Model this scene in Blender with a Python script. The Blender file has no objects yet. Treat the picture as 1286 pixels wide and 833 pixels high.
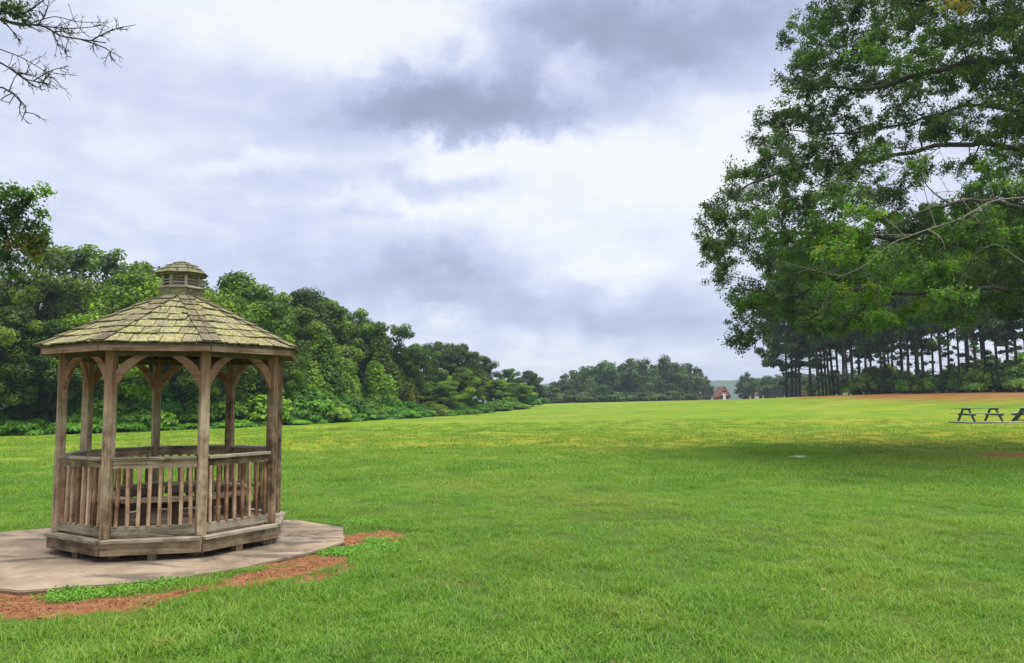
import bpy, bmesh, math, random
import numpy as np
from mathutils import Vector, Matrix

random.seed(7)
RNG = np.random.default_rng(7)
SC = bpy.context.scene
COL = SC.collection
PI = math.pi

# ------------------------------------------------------------------ camera
FPX, PITCH, ROLL, EYE = 982.5, math.radians(5.03), math.radians(0.342), 1.70
PW, PH = 1286.0, 833.0
cam_d = bpy.data.cameras.new('camera')
cam = bpy.data.objects.new('camera', cam_d)
COL.objects.link(cam)
cam_d.sensor_width = 36.0
cam_d.lens = FPX / PW * 36.0
cam_d.clip_end = 6000
cam_d.clip_start = 0.05
cam.matrix_world = Matrix.Translation((0, 0, EYE)) @ Matrix.Rotation(PI/2 + PITCH, 4, 'X') @ Matrix.Rotation(-ROLL, 4, 'Z')
SC.camera = cam

def ray(px, py):
    X, Y = px - PW/2, PH/2 - py
    cr, sr = math.cos(-ROLL), math.sin(-ROLL)
    X, Y = X*cr - Y*sr, X*sr + Y*cr
    c, s = math.cos(PITCH), math.sin(PITCH)
    return np.array([X, FPX*c - Y*s, FPX*s + Y*c])

def at(px, py, d):
    """the place in the world at forward distance d that was measured at a spot of the photograph"""
    r = ray(px, py)
    p = r * (d / r[1])
    return np.array([p[0], p[1], p[2] + EYE])

def on_plane(px, py, z=0.0):
    r = ray(px, py)
    p = r * ((z - EYE) / r[2])
    return np.array([p[0], p[1], z])

# ------------------------------------------------------------------ light and exposure
EXPO = 1.95
SUN_DIR = Vector((0.16, -0.10, 0.98)).normalized()      # towards the sun
SUN_EL = math.asin(SUN_DIR.z)
SUN_AZ = math.atan2(SUN_DIR.x, SUN_DIR.y)
vs = SC.view_settings
vs.view_transform = 'Standard'; vs.look = 'None'; vs.gamma = 1.0; vs.exposure = EXPO
vs.use_curve_mapping = False
sun_d = bpy.data.lights.new('sun', 'SUN')
sun_d.energy = 1.5; sun_d.angle = math.radians(50); sun_d.color = (1.0, 0.95, 0.86)
sun = bpy.data.objects.new('sun', sun_d); COL.objects.link(sun)
sun.rotation_euler = SUN_DIR.to_track_quat('Z', 'Y').to_euler()
sun.location = (0, 0, 40)
SC.cycles.max_bounces = 6; SC.cycles.diffuse_bounces = 3; SC.cycles.glossy_bounces = 2
SC.cycles.transmission_bounces = 4; SC.cycles.volume_bounces = 0; SC.cycles.transparent_max_bounces = 4

# ------------------------------------------------------------------ node helper
class NT:
    def __init__(self, tree):
        self.t = tree; self.n = tree.nodes; self.l = tree.links
        self.n.clear()
    def add(self, typ, **kw):
        nd = self.n.new(typ)
        for k, v in kw.items():
            if k.startswith('i_'):
                self.put(nd.inputs[k[2:].replace('_', ' ')], v)
            else:
                setattr(nd, k, v)
        return nd
    def put(self, sock, v):
        if isinstance(v, bpy.types.NodeSocket): self.l.new(v, sock)
        elif v is not None:
            if isinstance(v, (tuple, list)) and len(v) == 3 and sock.type == 'RGBA': v = (*v, 1.0)
            sock.default_value = v
    def m(self, op, a, b=None, c=None, clamp=False):
        nd = self.n.new('ShaderNodeMath'); nd.operation = op; nd.use_clamp = clamp
        self.put(nd.inputs[0], a)
        if b is not None: self.put(nd.inputs[1], b)
        if c is not None: self.put(nd.inputs[2], c)
        return nd.outputs[0]
    def vm(self, op, a, b=None, scale=None):
        nd = self.n.new('ShaderNodeVectorMath'); nd.operation = op
        self.put(nd.inputs[0], a)
        if b is not None: self.put(nd.inputs[1], b)
        if scale is not None: self.put(nd.inputs['Scale'], scale)
        return nd.outputs[0]
    def mix(self, f, a, b, blend='MIX'):
        nd = self.n.new('ShaderNodeMix'); nd.data_type = 'RGBA'; nd.blend_type = blend
        self.put(nd.inputs[0], f); self.put(nd.inputs[6], a); self.put(nd.inputs[7], b)
        return nd.outputs[2]
    def noise(self, vec, scale, detail=4, rough=0.55, out='Fac', dist=0.0):
        nd = self.n.new('ShaderNodeTexNoise')
        self.put(nd.inputs['Vector'], vec); nd.inputs['Scale'].default_value = scale
        nd.inputs['Detail'].default_value = detail; nd.inputs['Roughness'].default_value = rough
        nd.inputs['Distortion'].default_value = dist
        return nd.outputs[out]
    def ramp(self, f, stops, interp='LINEAR'):
        nd = self.n.new('ShaderNodeValToRGB'); cr = nd.color_ramp; cr.interpolation = interp
        while len(cr.elements) < len(stops): cr.elements.new(0.5)
        for e, (p, c) in zip(cr.elements, stops):
            e.position = p; e.color = (*c, 1.0) if len(c) == 3 else c
        self.put(nd.inputs[0], f)
        return nd.outputs[0]
    def step(self, v, a, b):
        nd = self.n.new('ShaderNodeMapRange'); nd.interpolation_type = 'SMOOTHSTEP'
        self.put(nd.inputs[0], v); nd.inputs[1].default_value = a; nd.inputs[2].default_value = b
        return nd.outputs[0]

# ------------------------------------------------------------------ sky
world = bpy.data.worlds.new('World'); SC.world = world; world.use_nodes = True
w = NT(world.node_tree)
sky = w.add('ShaderNodeTexSky'); sky.sky_type = 'NISHITA'; sky.sun_disc = False
sky.sun_elevation = SUN_EL; sky.sun_rotation = SUN_AZ
bg_sky = w.add('ShaderNodeBackground'); w.l.new(sky.outputs[0], bg_sky.inputs[0]); bg_sky.inputs[1].default_value = 0.07
tc = w.add('ShaderNodeTexCoord')
dirv = tc.outputs['Generated']
sep = w.add('ShaderNodeSeparateXYZ'); w.l.new(dirv, sep.inputs[0])
dx, dy, dz = sep.outputs
hh = w.m('ADD', w.m('MAXIMUM', dz, 0.0), 0.16)
comb = w.add('ShaderNodeCombineXYZ')
w.l.new(w.m('DIVIDE', dx, hh), comb.inputs[0]); w.l.new(w.m('DIVIDE', dy, hh), comb.inputs[1])
plane = comb.outputs[0]
n_big = w.noise(plane, 0.55, 3, 0.5)
n_mid = w.noise(plane, 1.9, 7, 0.56, dist=0.25)
n_dir = w.noise(dirv, 9.0, 6, 0.6)
warp = w.vm('SUBTRACT', w.noise(dirv, 5.0, 8, 0.66, out='Color'), (0.5, 0.5, 0.5))
wsep = w.add('ShaderNodeSeparateXYZ'); w.l.new(warp, wsep.inputs[0])
az = w.m('ADD', w.m('ARCTAN2', dx, dy), w.m('MULTIPLY', wsep.outputs[0], 0.26))
el = w.m('ADD', w.m('ARCSINE', dz), w.m('MULTIPLY', wsep.outputs[1], 0.17))
val = w.m('ADD', 0.70, w.m('MULTIPLY', w.m('SUBTRACT', n_big, 0.5), 0.34))
val = w.m('ADD', val, w.m('MULTIPLY', w.m('SUBTRACT', n_mid, 0.5), 0.66))
val = w.m('ADD', val, w.m('MULTIPLY', w.m('SUBTRACT', n_dir, 0.5), 0.24))
CLOUDS = [  # darker bellies and brighter tops of the cloud banks: azimuth/elevation taken from the photograph
    (575, 150, 105, 27, -0.62), (510, 125, 55, 36, -0.26), (690, 125, 60, 42, -0.26), (845, 40, 115, 46, -0.62),
    (740, 20, 80, 40, -0.22), (640, 365, 150, 22, -0.34), (500, 345, 110, 26, -0.26), (800, 400, 120, 20, -0.32),
    (540, 238, 45, 14, -0.16), (250, 120, 160, 40, -0.07), (880, 470, 100, 18, -0.16), (420, 140, 40, 40, -0.05),
    (410, 40, 110, 44, 0.42), (560, 60, 45, 30, 0.12), (735, 100, 26, 26, 0.40), (770, 215, 110, 30, 0.40),
    (600, 205, 70, 13, 0.42), (530, 268, 90, 11, 0.24), (300, 205, 60, 9, 0.20), (890, 160, 50, 60, 0.18),
    (740, 320, 110, 40, 0.16), (680, 415, 120, 16, 0.14), (640, 455, 160, 14, 0.12), (820, 340, 60, 20, 0.12)]
puff = w.noise(w.vm('MULTIPLY', dirv, (1.0, 1.0, 1.9)), 15.0, 9, 0.62, dist=0.4)
val = w.m('ADD', val, w.m('MULTIPLY', w.m('SUBTRACT', puff, 0.5), 0.38))
for (px, py, sx, sy, amp) in CLOUDS:
    r = ray(px, py); r = r / np.linalg.norm(r)
    a0, e0 = math.atan2(r[0], r[1]), math.asin(r[2])
    u = w.m('DIVIDE', w.m('SUBTRACT', az, a0), sx/FPX)
    v = w.m('DIVIDE', w.m('SUBTRACT', el, e0), sy/FPX)
    q = w.m('ADD', w.m('MULTIPLY', u, u), w.m('MULTIPLY', v, v))
    g = w.m('EXPONENT', w.m('MULTIPLY', q, -0.5))
    val = w.m('ADD', val, w.m('MULTIPLY', g, amp))
K = 2.0 ** (-EXPO)
def kk(c): return tuple(x*K for x in c)
ccol = w.ramp(val, [(0.0, kk((.34, .37, .52))), (0.22, kk((.41, .445, .62))), (0.46, kk((.56, .605, .81))),
                    (0.64, kk((.68, .725, .90))), (0.80, kk((.84, .87, .96))), (0.98, kk((.97, .98, .97)))])
bg_cl = w.add('ShaderNodeBackground'); w.l.new(ccol, bg_cl.inputs[0]); bg_cl.inputs[1].default_value = 1.0
mixs = w.add('ShaderNodeMixShader'); mixs.inputs[0].default_value = 0.93
w.l.new(bg_sky.outputs[0], mixs.inputs[1]); w.l.new(bg_cl.outputs[0], mixs.inputs[2])
out = w.add('ShaderNodeOutputWorld'); w.l.new(mixs.outputs[0], out.inputs[0])

# ------------------------------------------------------------------ materials
MAT = {}
def new_mat(name):
    m = bpy.data.materials.new(name); m.use_nodes = True
    MAT[name] = m
    t = NT(m.node_tree)
    o = t.add('ShaderNodeOutputMaterial')
    return m, t, o

def principled(t, o, color, rough=0.85, normal=None, spec=0.25):
    b = t.add('ShaderNodeBsdfPrincipled')
    t.put(b.inputs['Base Color'], color); t.put(b.inputs['Roughness'], rough)
    b.inputs['Specular IOR Level'].default_value = spec
    if normal is not None: t.l.new(normal, b.inputs['Normal'])
    t.l.new(b.outputs[0], o.inputs[0])
    return b

def bump(t, h, strength=0.4, dist=0.01):
    b = t.add('ShaderNodeBump'); b.inputs['Strength'].default_value = strength
    b.inputs['Distance'].default_value = dist; t.l.new(h, b.inputs['Height'])
    return b.outputs[0]

def wood(name, stops, stain=0.0, lichen=None, grain=1.0, stain_col=(.035, .03, .026), algae=0.0, topred=0.0):
    """weathered timber: grain runs along each piece's own long axis"""
    m, t, o = new_mat(name)
    tcn = t.add('ShaderNodeTexCoord'); oi = t.add('ShaderNodeObjectInfo')
    rnd = oi.outputs['Random']
    off = t.add('ShaderNodeCombineXYZ')
    t.l.new(t.m('MULTIPLY', rnd, 37.0), off.inputs[0]); t.l.new(t.m('MULTIPLY', rnd, 91.0), off.inputs[1]); t.l.new(t.m('MULTIPLY', rnd, 53.0), off.inputs[2])
    p = t.vm('ADD', tcn.outputs['Object'], off.outputs[0])
    ps = t.vm('MULTIPLY', p, (2.2, 38.0, 38.0))
    g1 = t.noise(ps, 1.0*grain, 5, 0.65, dist=0.3)
    g2 = t.noise(t.vm('MULTIPLY', p, (5.0, 120.0, 120.0)), 1.0, 3, 0.6)
    blot = t.noise(p, 4.5, 5, 0.65)
    f = t.m('ADD', t.m('MULTIPLY', g1, 0.75), t.m('MULTIPLY', t.m('SUBTRACT', t.m('MULTIPLY', blot, 1.7), 0.35), 0.55))
    f = t.m('ADD', f, t.m('MULTIPLY', t.m('SUBTRACT', rnd, 0.5), 0.30))
    f = t.m('SUBTRACT', f, 0.16)
    c = t.ramp(f, stops)
    # checks: thin dark splits along the grain
    ck = t.step(t.noise(t.vm('MULTIPLY', p, (1.2, 60.0, 60.0)), 1.0, 2, 0.4), 0.66, 0.74)
    c = t.mix(t.m('MULTIPLY', ck, 0.65), c, (.03, .024, .02))
    if algae:
        s = t.step(t.noise(p, 2.6, 5, 0.68), 0.48, 0.66)
        c = t.mix(t.m('MULTIPLY', s, algae), c, (.165, .165, .095))
    if topred:
        sx_ = t.add('ShaderNodeSeparateXYZ'); t.l.new(tcn.outputs['Object'], sx_.inputs[0])
        s = t.step(t.m('ADD', sx_.outputs[0], t.m('MULTIPLY', t.m('SUBTRACT', blot, 0.5), 0.9)), 0.30, 0.75)
        c = t.mix(t.m('MULTIPLY', s, topred), c, t.mix(g1, (.16, .075, .045), (.46, .27, .18)))
    if stain:
        s = t.step(t.noise(t.vm('MULTIPLY', p, (1.0, 1.6, 1.6)), 3.2, 6, 0.7), 0.50, 0.72)
        c = t.mix(t.m('MULTIPLY', s, stain), c, stain_col)
    if lichen:
        lc, thr, amt = lichen
        l1 = t.noise(t.vm('MULTIPLY', p, (0.6, 1.3, 1.0)), 24.0, 6, 0.78)
        l2 = t.noise(p, 3.0, 3, 0.5)
        s = t.step(t.m('ADD', t.m('MULTIPLY', l1, 0.7), t.m('MULTIPLY', l2, 0.3)), thr - 0.07, thr + 0.06)
        lcol = t.mix(t.step(t.noise(p, 34.0, 5, 0.75), 0.40, 0.62), lc[0], lc[1])
        c = t.mix(t.m('MULTIPLY', s, amt), c, lcol)
        hgt = t.m('ADD', t.m('ADD', g1, t.m('MULTIPLY', g2, 0.5)), t.m('MULTIPLY', s, 0.5))
    else:
        hgt = t.m('ADD', t.m('ADD', g1, t.m('MULTIPLY', g2, 0.5)), t.m('MULTIPLY', ck, -0.8))
    principled(t, o, c, 0.88, bump(t, hgt, 0.55, 0.006), 0.15)
    return m

WEATHERED = wood('weathered_timber', [(0.22, (0.074, 0.047, 0.029)), (0.38, (0.223, 0.145, 0.090)), (0.52, (0.371, 0.267, 0.172)), (0.74, (0.594, 0.470, 0.335))], stain=.35, algae=.35)
POSTW = wood('post_timber', [(0.22, (0.074, 0.047, 0.029)), (0.38, (0.223, 0.150, 0.095)), (0.52, (0.371, 0.276, 0.181)), (0.74, (0.594, 0.470, 0.335))], stain=.35, algae=.45, topred=.9)
BALUST = wood('baluster_timber', [(0.20, (0.095, 0.049, 0.029)), (0.40, (0.265, 0.150, 0.090)), (0.56, (0.445, 0.306, 0.198)), (0.80, (0.620, 0.504, 0.361))])
BRACEW = wood('brace_timber', [(0.18, (.12, .055, .035)), (0.42, (.29, .150, .095)), (0.62, (.40, .24, .165)), (0.88, (.50, .37, .27))])
SKIRTW = wood('skirt_timber', [(0.18, (.055, .040, .028)), (0.40, (.19, .135, .085)), (0.60, (.32, .25, .16)), (0.88, (.46, .385, .28))], stain=0.85)
RAILW = wood('grey_rail_timber', [(0.18, (.085, .072, .055)), (0.40, (.24, .205, .155)), (0.58, (.37, .325, .25)), (0.85, (.52, .46, .37))], stain=0.4, algae=.45)
FASCIAW = wood('fascia_timber', [(0.18, (.16, .088, .058)), (0.40, (.33, .205, .14)), (0.60, (.45, .31, .225)), (0.88, (.57, .44, .34))])
DARKW = wood('shaded_beam_timber', [(0.15, (.07, .045, .032)), (0.45, (.13, .088, .065)), (0.65, (.18, .13, .095)), (0.9, (.25, .19, .145))])  # darker timber for beams and undersides: the interior's shade is put into the colour
SHINGLE = wood('mossy_shingle', [(0.15, (.07, .058, .042)), (0.42, (.15, .128, .092)), (0.62, (.21, .185, .135)), (0.9, (.30, .27, .20))],
               lichen=(((.42, .395, .17), (.15, .145, .08)), 0.485, 0.85), stain=0.6)
HIPCAP = wood('hip_shingle_wood', [(0.15, (.06, .05, .04)), (0.42, (.12, .098, .075)), (0.62, (.17, .145, .11)), (0.9, (.25, .22, .17))],
              lichen=(((.34, .31, .11), (.22, .21, .09)), 0.54, 0.7))
CUPSH = wood('cupola_shingle_wood', [(0.15, (.05, .046, .035)), (0.42, (.115, .105, .078)), (0.62, (.165, .155, .11)), (0.9, (.24, .22, .165))],
              lichen=(((.27, .28, .10), (.2, .22, .085)), 0.52, 0.7))
PALEW = wood('cupola_timber', [(0.15, (.16, .13, .105)), (0.42, (.36, .305, .24)), (0.62, (.50, .44, .355)), (0.9, (.62, .56, .46))])
TABLEW = wood('picnic_timber', [(0.15, (.03, .045, .038)), (0.45, (.06, .085, .070)), (0.65, (.095, .125, .10)), (0.9, (.16, .19, .15))])
TABLETOPW = wood('picnic_top_timber', [(0.15, (.12, .14, .11)), (0.45, (.23, .27, .21)), (0.65, (.32, .36, .28)), (0.9, (.42, .46, .37))])

# concrete pavement
m, t, o = new_mat('stained_concrete')
geo = t.add('ShaderNodeNewGeometry'); P = geo.outputs['Position']
c = t.ramp(t.noise(P, 1.6, 7, 0.62), [(0.28, (.14, .102, .066)), (0.48, (.27, .205, .138)), (0.70, (.40, .32, .225))])
c = t.mix(t.m('MULTIPLY', t.noise(P, 60, 4, 0.7), 0.45), c, (.30, .25, .21))
st = t.step(t.noise(t.vm('MULTIPLY', P, (1.0, 1.8, 1.0)), 1.0, 6, 0.68, dist=0.8), 0.45, 0.60)
c = t.mix(t.m('MULTIPLY', st, 0.85), c, (.085, .074, .062))
w2 = t.step(t.noise(t.vm('MULTIPLY', P, (1.3, 3.0, 1.0)), 1.6, 4, 0.6, dist=0.8), 0.60, 0.72)
c = t.mix(t.m('MULTIPLY', w2, 0.5), c, (.50, .44, .38))
principled(t, o, c, 0.9, bump(t, t.noise(P, 90, 4, 0.7), 0.3, 0.004), 0.2)
CONC = m
m, t, o = new_mat('concrete_edge')
geo = t.add('ShaderNodeNewGeometry'); P = geo.outputs['Position']
c = t.ramp(t.noise(P, 7, 6, 0.65), [(0.3, (.10, .06, .04)), (0.7, (.22, .15, .11))])
principled(t, o, c, 0.95)
CONCE = m

def lawn_color(t, P):
    """grass tint over the whole field: lush, yellow-green and dry spots"""
    big = t.noise(P, 0.11, 5, 0.55)
    mid = t.noise(P, 0.42, 5, 0.6)
    sml = t.noise(P, 2.3, 4, 0.6)
    sepp = t.add('ShaderNodeSeparateXYZ'); t.l.new(P, sepp.inputs[0])
    far = t.step(sepp.outputs[1], 12.0, 40.0)
    f = t.m('ADD', t.m('MULTIPLY', mid, 0.6), t.m('MULTIPLY', sml, 0.4))
    near_c = t.ramp(f, [(0.30, (.058, .158, .016)), (0.45, (.108, .252, .022)), (0.57, (.170, .302, .028)), (0.70, (.265, .270, .060))])
    far_c = t.ramp(f, [(0.32, (.085, .165, .010)), (0.48, (.140, .235, .012)), (0.6, (.185, .260, .014)), (0.72, (.25, .25, .022))])
    c = t.mix(far, near_c, far_c)
    dry = t.step(big, 0.50, 0.66)
    c = t.mix(t.m('MULTIPLY', dry, 0.6), c, (.285, .27, .055))
    spot = t.step(t.noise(P, 0.9, 7, 0.70), 0.57, 0.70)
    c = t.mix(t.m('MULTIPLY', spot, 0.8), c, (.27, .205, .085))
    lush = t.step(t.noise(P, 0.19, 4, 0.6), 0.52, 0.66)
    c = t.mix(t.m('MULTIPLY', lush, 0.5), c, (.060, .170, .020))
    return c

# ground
m, t, o = new_mat('field_ground')
geo = t.add('ShaderNodeNewGeometry'); P = geo.outputs['Position']
gc = lawn_color(t, P)
at_d = t.add('ShaderNodeAttribute', attribute_name='dirt').outputs['Fac']
at_s = t.add('ShaderNodeAttribute', attribute_name='straw').outputs['Fac']
at_y = t.add('ShaderNodeAttribute', attribute_name='dry').outputs['Fac']
at_n = t.add('ShaderNodeAttribute', attribute_name='bladed').outputs['Fac']
streak = t.noise(t.vm('MULTIPLY', P, (0.35, 1.5, 1.0)), 0.8, 5, 0.6)
gc = t.mix(t.m('MULTIPLY', t.step(streak, 0.48, 0.64), 0.55), gc, (.06, .145, .012))
st3 = t.noise(t.vm('MULTIPLY', P, (0.035, 0.15, 1.0)), 1.0, 6, 0.68)
gc = t.mix(t.m('MULTIPLY', t.step(st3, 0.50, 0.62), 0.45), gc, (.075, .150, .014))
st4 = t.noise(t.vm('MULTIPLY', P, (0.05, 0.21, 1.0)), 1.0, 6, 0.7)
gc = t.mix(t.m('MULTIPLY', t.step(st4, 0.50, 0.64), 0.45), gc, (.235, .245, .035))
st2 = t.noise(t.vm('MULTIPLY', P, (0.25, 1.1, 1.0)), 1.7, 6, 0.7)
gc = t.mix(t.m('MULTIPLY', t.step(st2, 0.52, 0.68), 0.35), gc, (.215, .27, .03))
yy = t.m('MULTIPLY', at_y, t.step(t.noise(t.vm('MULTIPLY', P, (0.3, 1.0, 1.0)), 0.55, 5, 0.62), 0.34, 0.62))
gc = t.mix(t.m('MULTIPLY', yy, 0.85), gc, (.285, .235, .020))
fine = t.noise(P, 26, 4, 0.7)
thatch = t.ramp(fine, [(0.3, (.025, .045, .010)), (0.55, (.06, .095, .018)), (0.8, (.15, .14, .05))])
gc = t.mix(t.m('MULTIPLY', at_n, 0.75), gc, thatch)
ss = t.step(t.m('ADD', at_s, t.m('MULTIPLY', t.m('SUBTRACT', t.noise(t.vm('MULTIPLY', P, (0.5, 1.3, 1.0)), 0.35, 6, 0.65), 0.5), 1.6)), 0.25, 1.0)
scol = t.ramp(t.noise(t.vm('MULTIPLY', P, (0.45, 1.0, 1.0)), 0.8, 7, 0.72), [(0.3, (.13, .050, .020)), (0.47, (.20, .088, .030)), (0.58, (.21, .135, .038)), (0.70, (.14, .17, .022))])
gc = t.mix(ss, gc, scol)
ds = t.step(t.m('ADD', at_d, t.m('MULTIPLY', t.m('SUBTRACT', t.noise(P, 4.5, 8, 0.75), 0.5), 1.3)), 0.34, 0.56)
dcol = t.ramp(t.noise(P, 11, 9, 0.80), [(0.30, (.085, .036, .016)), (0.45, (.20, .085, .036)), (0.58, (.30, .140, .062)), (0.72, (.38, .24, .13))])
gc = t.mix(ds, gc, dcol)
hb = t.m('ADD', t.noise(P, 38, 5, 0.7), t.m('MULTIPLY', t.noise(P, 6, 3, 0.6), 1.5))
principled(t, o, gc, 0.95, bump(t, hb, 0.8, 0.03), 0.1)
GROUND = m

def foliage(name, stops, trans=0.35, rough=0.6, use_obj=True, tcol=1.35, worldtint=False):
    """leaf tint: per-leaf attribute x the tree's own colour"""
    m, t, o = new_mat(name)
    a = t.add('ShaderNodeAttribute', attribute_name='tint').outputs['Fac']
    c = t.ramp(a, stops)
    if use_obj:
        oi = t.add('ShaderNodeObjectInfo')
        c = t.mix(1.0, c, oi.outputs['Color'], 'MULTIPLY')
    if worldtint:
        geo = t.add('ShaderNodeNewGeometry')
        lc = lawn_color(t, geo.outputs['Position'])
        lc = t.mix(1.0, lc, (1.05, 1.05, 1.05), 'MULTIPLY')
        c = t.mix(0.60, c, lc)
    b = t.add('ShaderNodeBsdfPrincipled'); t.put(b.inputs['Base Color'], c)
    b.inputs['Roughness'].default_value = rough; b.inputs['Specular IOR Level'].default_value = 0.3
    tr = t.add('ShaderNodeBsdfTranslucent')
    t.put(tr.inputs[0], t.mix(1.0, c, (tcol, tcol*1.05, tcol*0.6), 'MULTIPLY'))
    mx = t.add('ShaderNodeMixShader'); mx.inputs[0].default_value = trans
    t.l.new(b.outputs[0], mx.inputs[1]); t.l.new(tr.outputs[0], mx.inputs[2]); t.l.new(mx.outputs[0], o.inputs[0])
    return m

LEAF = foliage('leaves', [(0.0, (.020, .038, .010)), (0.4, (.076, .132, .022)), (0.75, (.150, .228, .034)), (1.0, (.25, .33, .045))])
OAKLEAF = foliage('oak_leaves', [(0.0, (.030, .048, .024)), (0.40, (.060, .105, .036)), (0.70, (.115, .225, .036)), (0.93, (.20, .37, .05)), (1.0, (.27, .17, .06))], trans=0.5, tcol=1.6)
VINE = foliage('vine_leaves', [(0.0, (.028, .080, .014)), (0.45, (.085, .205, .026)), (0.8, (.155, .32, .04)), (1.0, (.24, .39, .06))])
NEEDLE = foliage('pine_needles', [(0.0, (.022, .042, .014)), (0.5, (.064, .120, .034)), (0.85, (.120, .205, .05)), (1.0, (.17, .15, .05))], trans=0.3)
BLADE = foliage('grass_blades', [(0.0, (.060, .145, .014)), (0.45, (.160, .300, .026)), (0.78, (.29, .42, .055)), (0.90, (.40, .46, .18)), (1.0, (.50, .41, .20))], trans=0.4, use_obj=False, worldtint=True)
CLOVER = foliage('clover_leaves', [(0.0, (.07, .20, .02)), (0.6, (.14, .34, .03)), (1.0, (.22, .42, .05))], trans=0.3, use_obj=False)

def bark(name, c1, c2, c3, sc=1.0):
    m, t, o = new_mat(name)
    geo = t.add('ShaderNodeNewGeometry'); P = geo.outputs['Position']
    n = t.noise(t.vm('MULTIPLY', P, (14*sc, 14*sc, 3*sc)), 1.0, 6, 0.7)
    c = t.ramp(n, [(0.3, c1), (0.55, c2), (0.8, c3)])
    principled(t, o, c, 0.92, bump(t, n, 0.8, 0.03), 0.15)
    return m
OAKBARK = bark('oak_bark', (.035, .03, .026), (.085, .075, .062), (.17, .155, .125))
PINEBARK = bark('pine_bark', (.032, .027, .025), (.075, .060, .052), (.15, .115, .092))
TREEBARK = bark('grey_bark', (.03, .026, .023), (.07, .061, .052), (.14, .125, .105))
PALETWIG = bark('pale_dead_wood', (.12, .105, .085), (.24, .21, .17), (.36, .33, .27), 3)
TWIG = bark('dry_twig', (.045, .04, .038), (.09, .08, .072), (.17, .155, .135), 3)

def plain(name, c1, c2, scale=3.0, rough=0.8):
    m, t, o = new_mat(name)
    geo = t.add('ShaderNodeNewGeometry')
    n = t.noise(geo.outputs['Position'], scale, 5, 0.65)
    principled(t, o, t.mix(n, c1, c2), rough)
    return m
def glass(name):
    m, t, o = new_mat(name)
    principled(t, o, (.012, .014, .018), 0.12, None, 0.5)
    return m

# ------------------------------------------------------------------ object helpers
def link(o, parent=None):
    COL.objects.link(o)
    if parent is not None: o.parent = parent
    return o
def thing(name, label, cat, loc=(0, 0, 0), rz=0.0, group=None):
    o = bpy.data.objects.new(name, None); o.empty_display_size = 0.2
    link(o); o.location = loc; o.rotation_euler = (0, 0, rz)
    tag(o, label, cat, group)
    return o
def tag(o, label, cat, group=None):
    o['label'] = label; o['category'] = cat
    if group: o['group'] = group
    return o
def mesh_np(name, V, F, mat=None, smooth=False, attr=None):
    """fast mesh from numpy: V (n,3), F (m,3|4); attr: dict name -> per-vertex floats"""
    V = np.asarray(V, dtype=np.float32); F = np.asarray(F, dtype=np.int32)
    me = bpy.data.meshes.new(name); k = F.shape[1]
    me.vertices.add(len(V)); me.vertices.foreach_set('co', V.ravel())
    me.loops.add(F.size); me.loops.foreach_set('vertex_index', F.ravel())
    me.polygons.add(len(F)); me.polygons.foreach_set('loop_start', np.arange(0, F.size, k, dtype=np.int32))
    if smooth: me.polygons.foreach_set('use_smooth', np.ones(len(F), dtype=bool))
    if attr:
        for an, av in attr.items():
            a = me.attributes.new(an, 'FLOAT', 'POINT'); a.data.foreach_set('value', np.asarray(av, dtype=np.float32))
    me.update(calc_edges=True)
    if mat: me.materials.append(mat)
    return me
def mobj(name, me, parent=None, loc=None, rot=None):
    o = bpy.data.objects.new(name, me); link(o, parent)
    if loc is not None: o.location = loc
    if rot is not None: o.rotation_euler = rot
    return o
def copy_tree(root, loc, rz=0.0, scale=1.0, label=None, cat=None, group=None, color=None):
    r = root.copy(); COL.objects.link(r); r.location = loc; r.rotation_euler = (0, 0, rz)
    r.scale = scale if isinstance(scale, tuple) else (scale,)*3
    if label: r['label'] = label
    if cat: r['category'] = cat
    if group: r['group'] = group
    elif 'group' in r: del r['group']
    for ch in root.children:
        c = ch.copy(); COL.objects.link(c); c.parent = r
        if color and c.name.startswith(('crown', 'foliage')): c.color = (*color, 1)
        for g in ch.children:
            d = g.copy(); COL.objects.link(d); d.parent = c
    return r

_boxes = {}
def box_mesh(L, W, T, mat, bev=0.004):
    key = (round(L, 3), round(W, 3), round(T, 3), mat.name, bev)
    if key in _boxes: return _boxes[key]
    bm = bmesh.new(); bmesh.ops.create_cube(bm, size=1.0)
    for v in bm.verts: v.co = Vector((v.co.x*L, v.co.y*W, v.co.z*T))
    if bev: bmesh.ops.bevel(bm, geom=list(bm.edges), offset=min(bev, T*.3, W*.3), segments=1, affect='EDGES')
    me = bpy.data.meshes.new('timber'); bm.to_mesh(me); bm.free()
    me.materials.append(mat); _boxes[key] = me
    return me
def frame(p0, p1, up):
    p0, p1, up = Vector(p0), Vector(p1), Vector(up)
    x = (p1 - p0).normalized(); z = (up - x*up.dot(x)).normalized(); y = z.cross(x)
    M = Matrix.Identity(4)
    for i in range(3): M[i][0] = x[i]; M[i][1] = y[i]; M[i][2] = z[i]; M[i][3] = (p0[i] + p1[i])/2
    return M
def plank(name, parent, p0, p1, W, T, mat, up=(0, 0, 1), bev=0.004):
    """a timber from p0 to p1: W across, T along 'up'"""
    L = (Vector(p1) - Vector(p0)).length
    o = bpy.data.objects.new(name, box_mesh(L, W, T, mat, bev)); link(o, parent)
    o.matrix_basis = frame(p0, p1, up)
    return o

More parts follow.
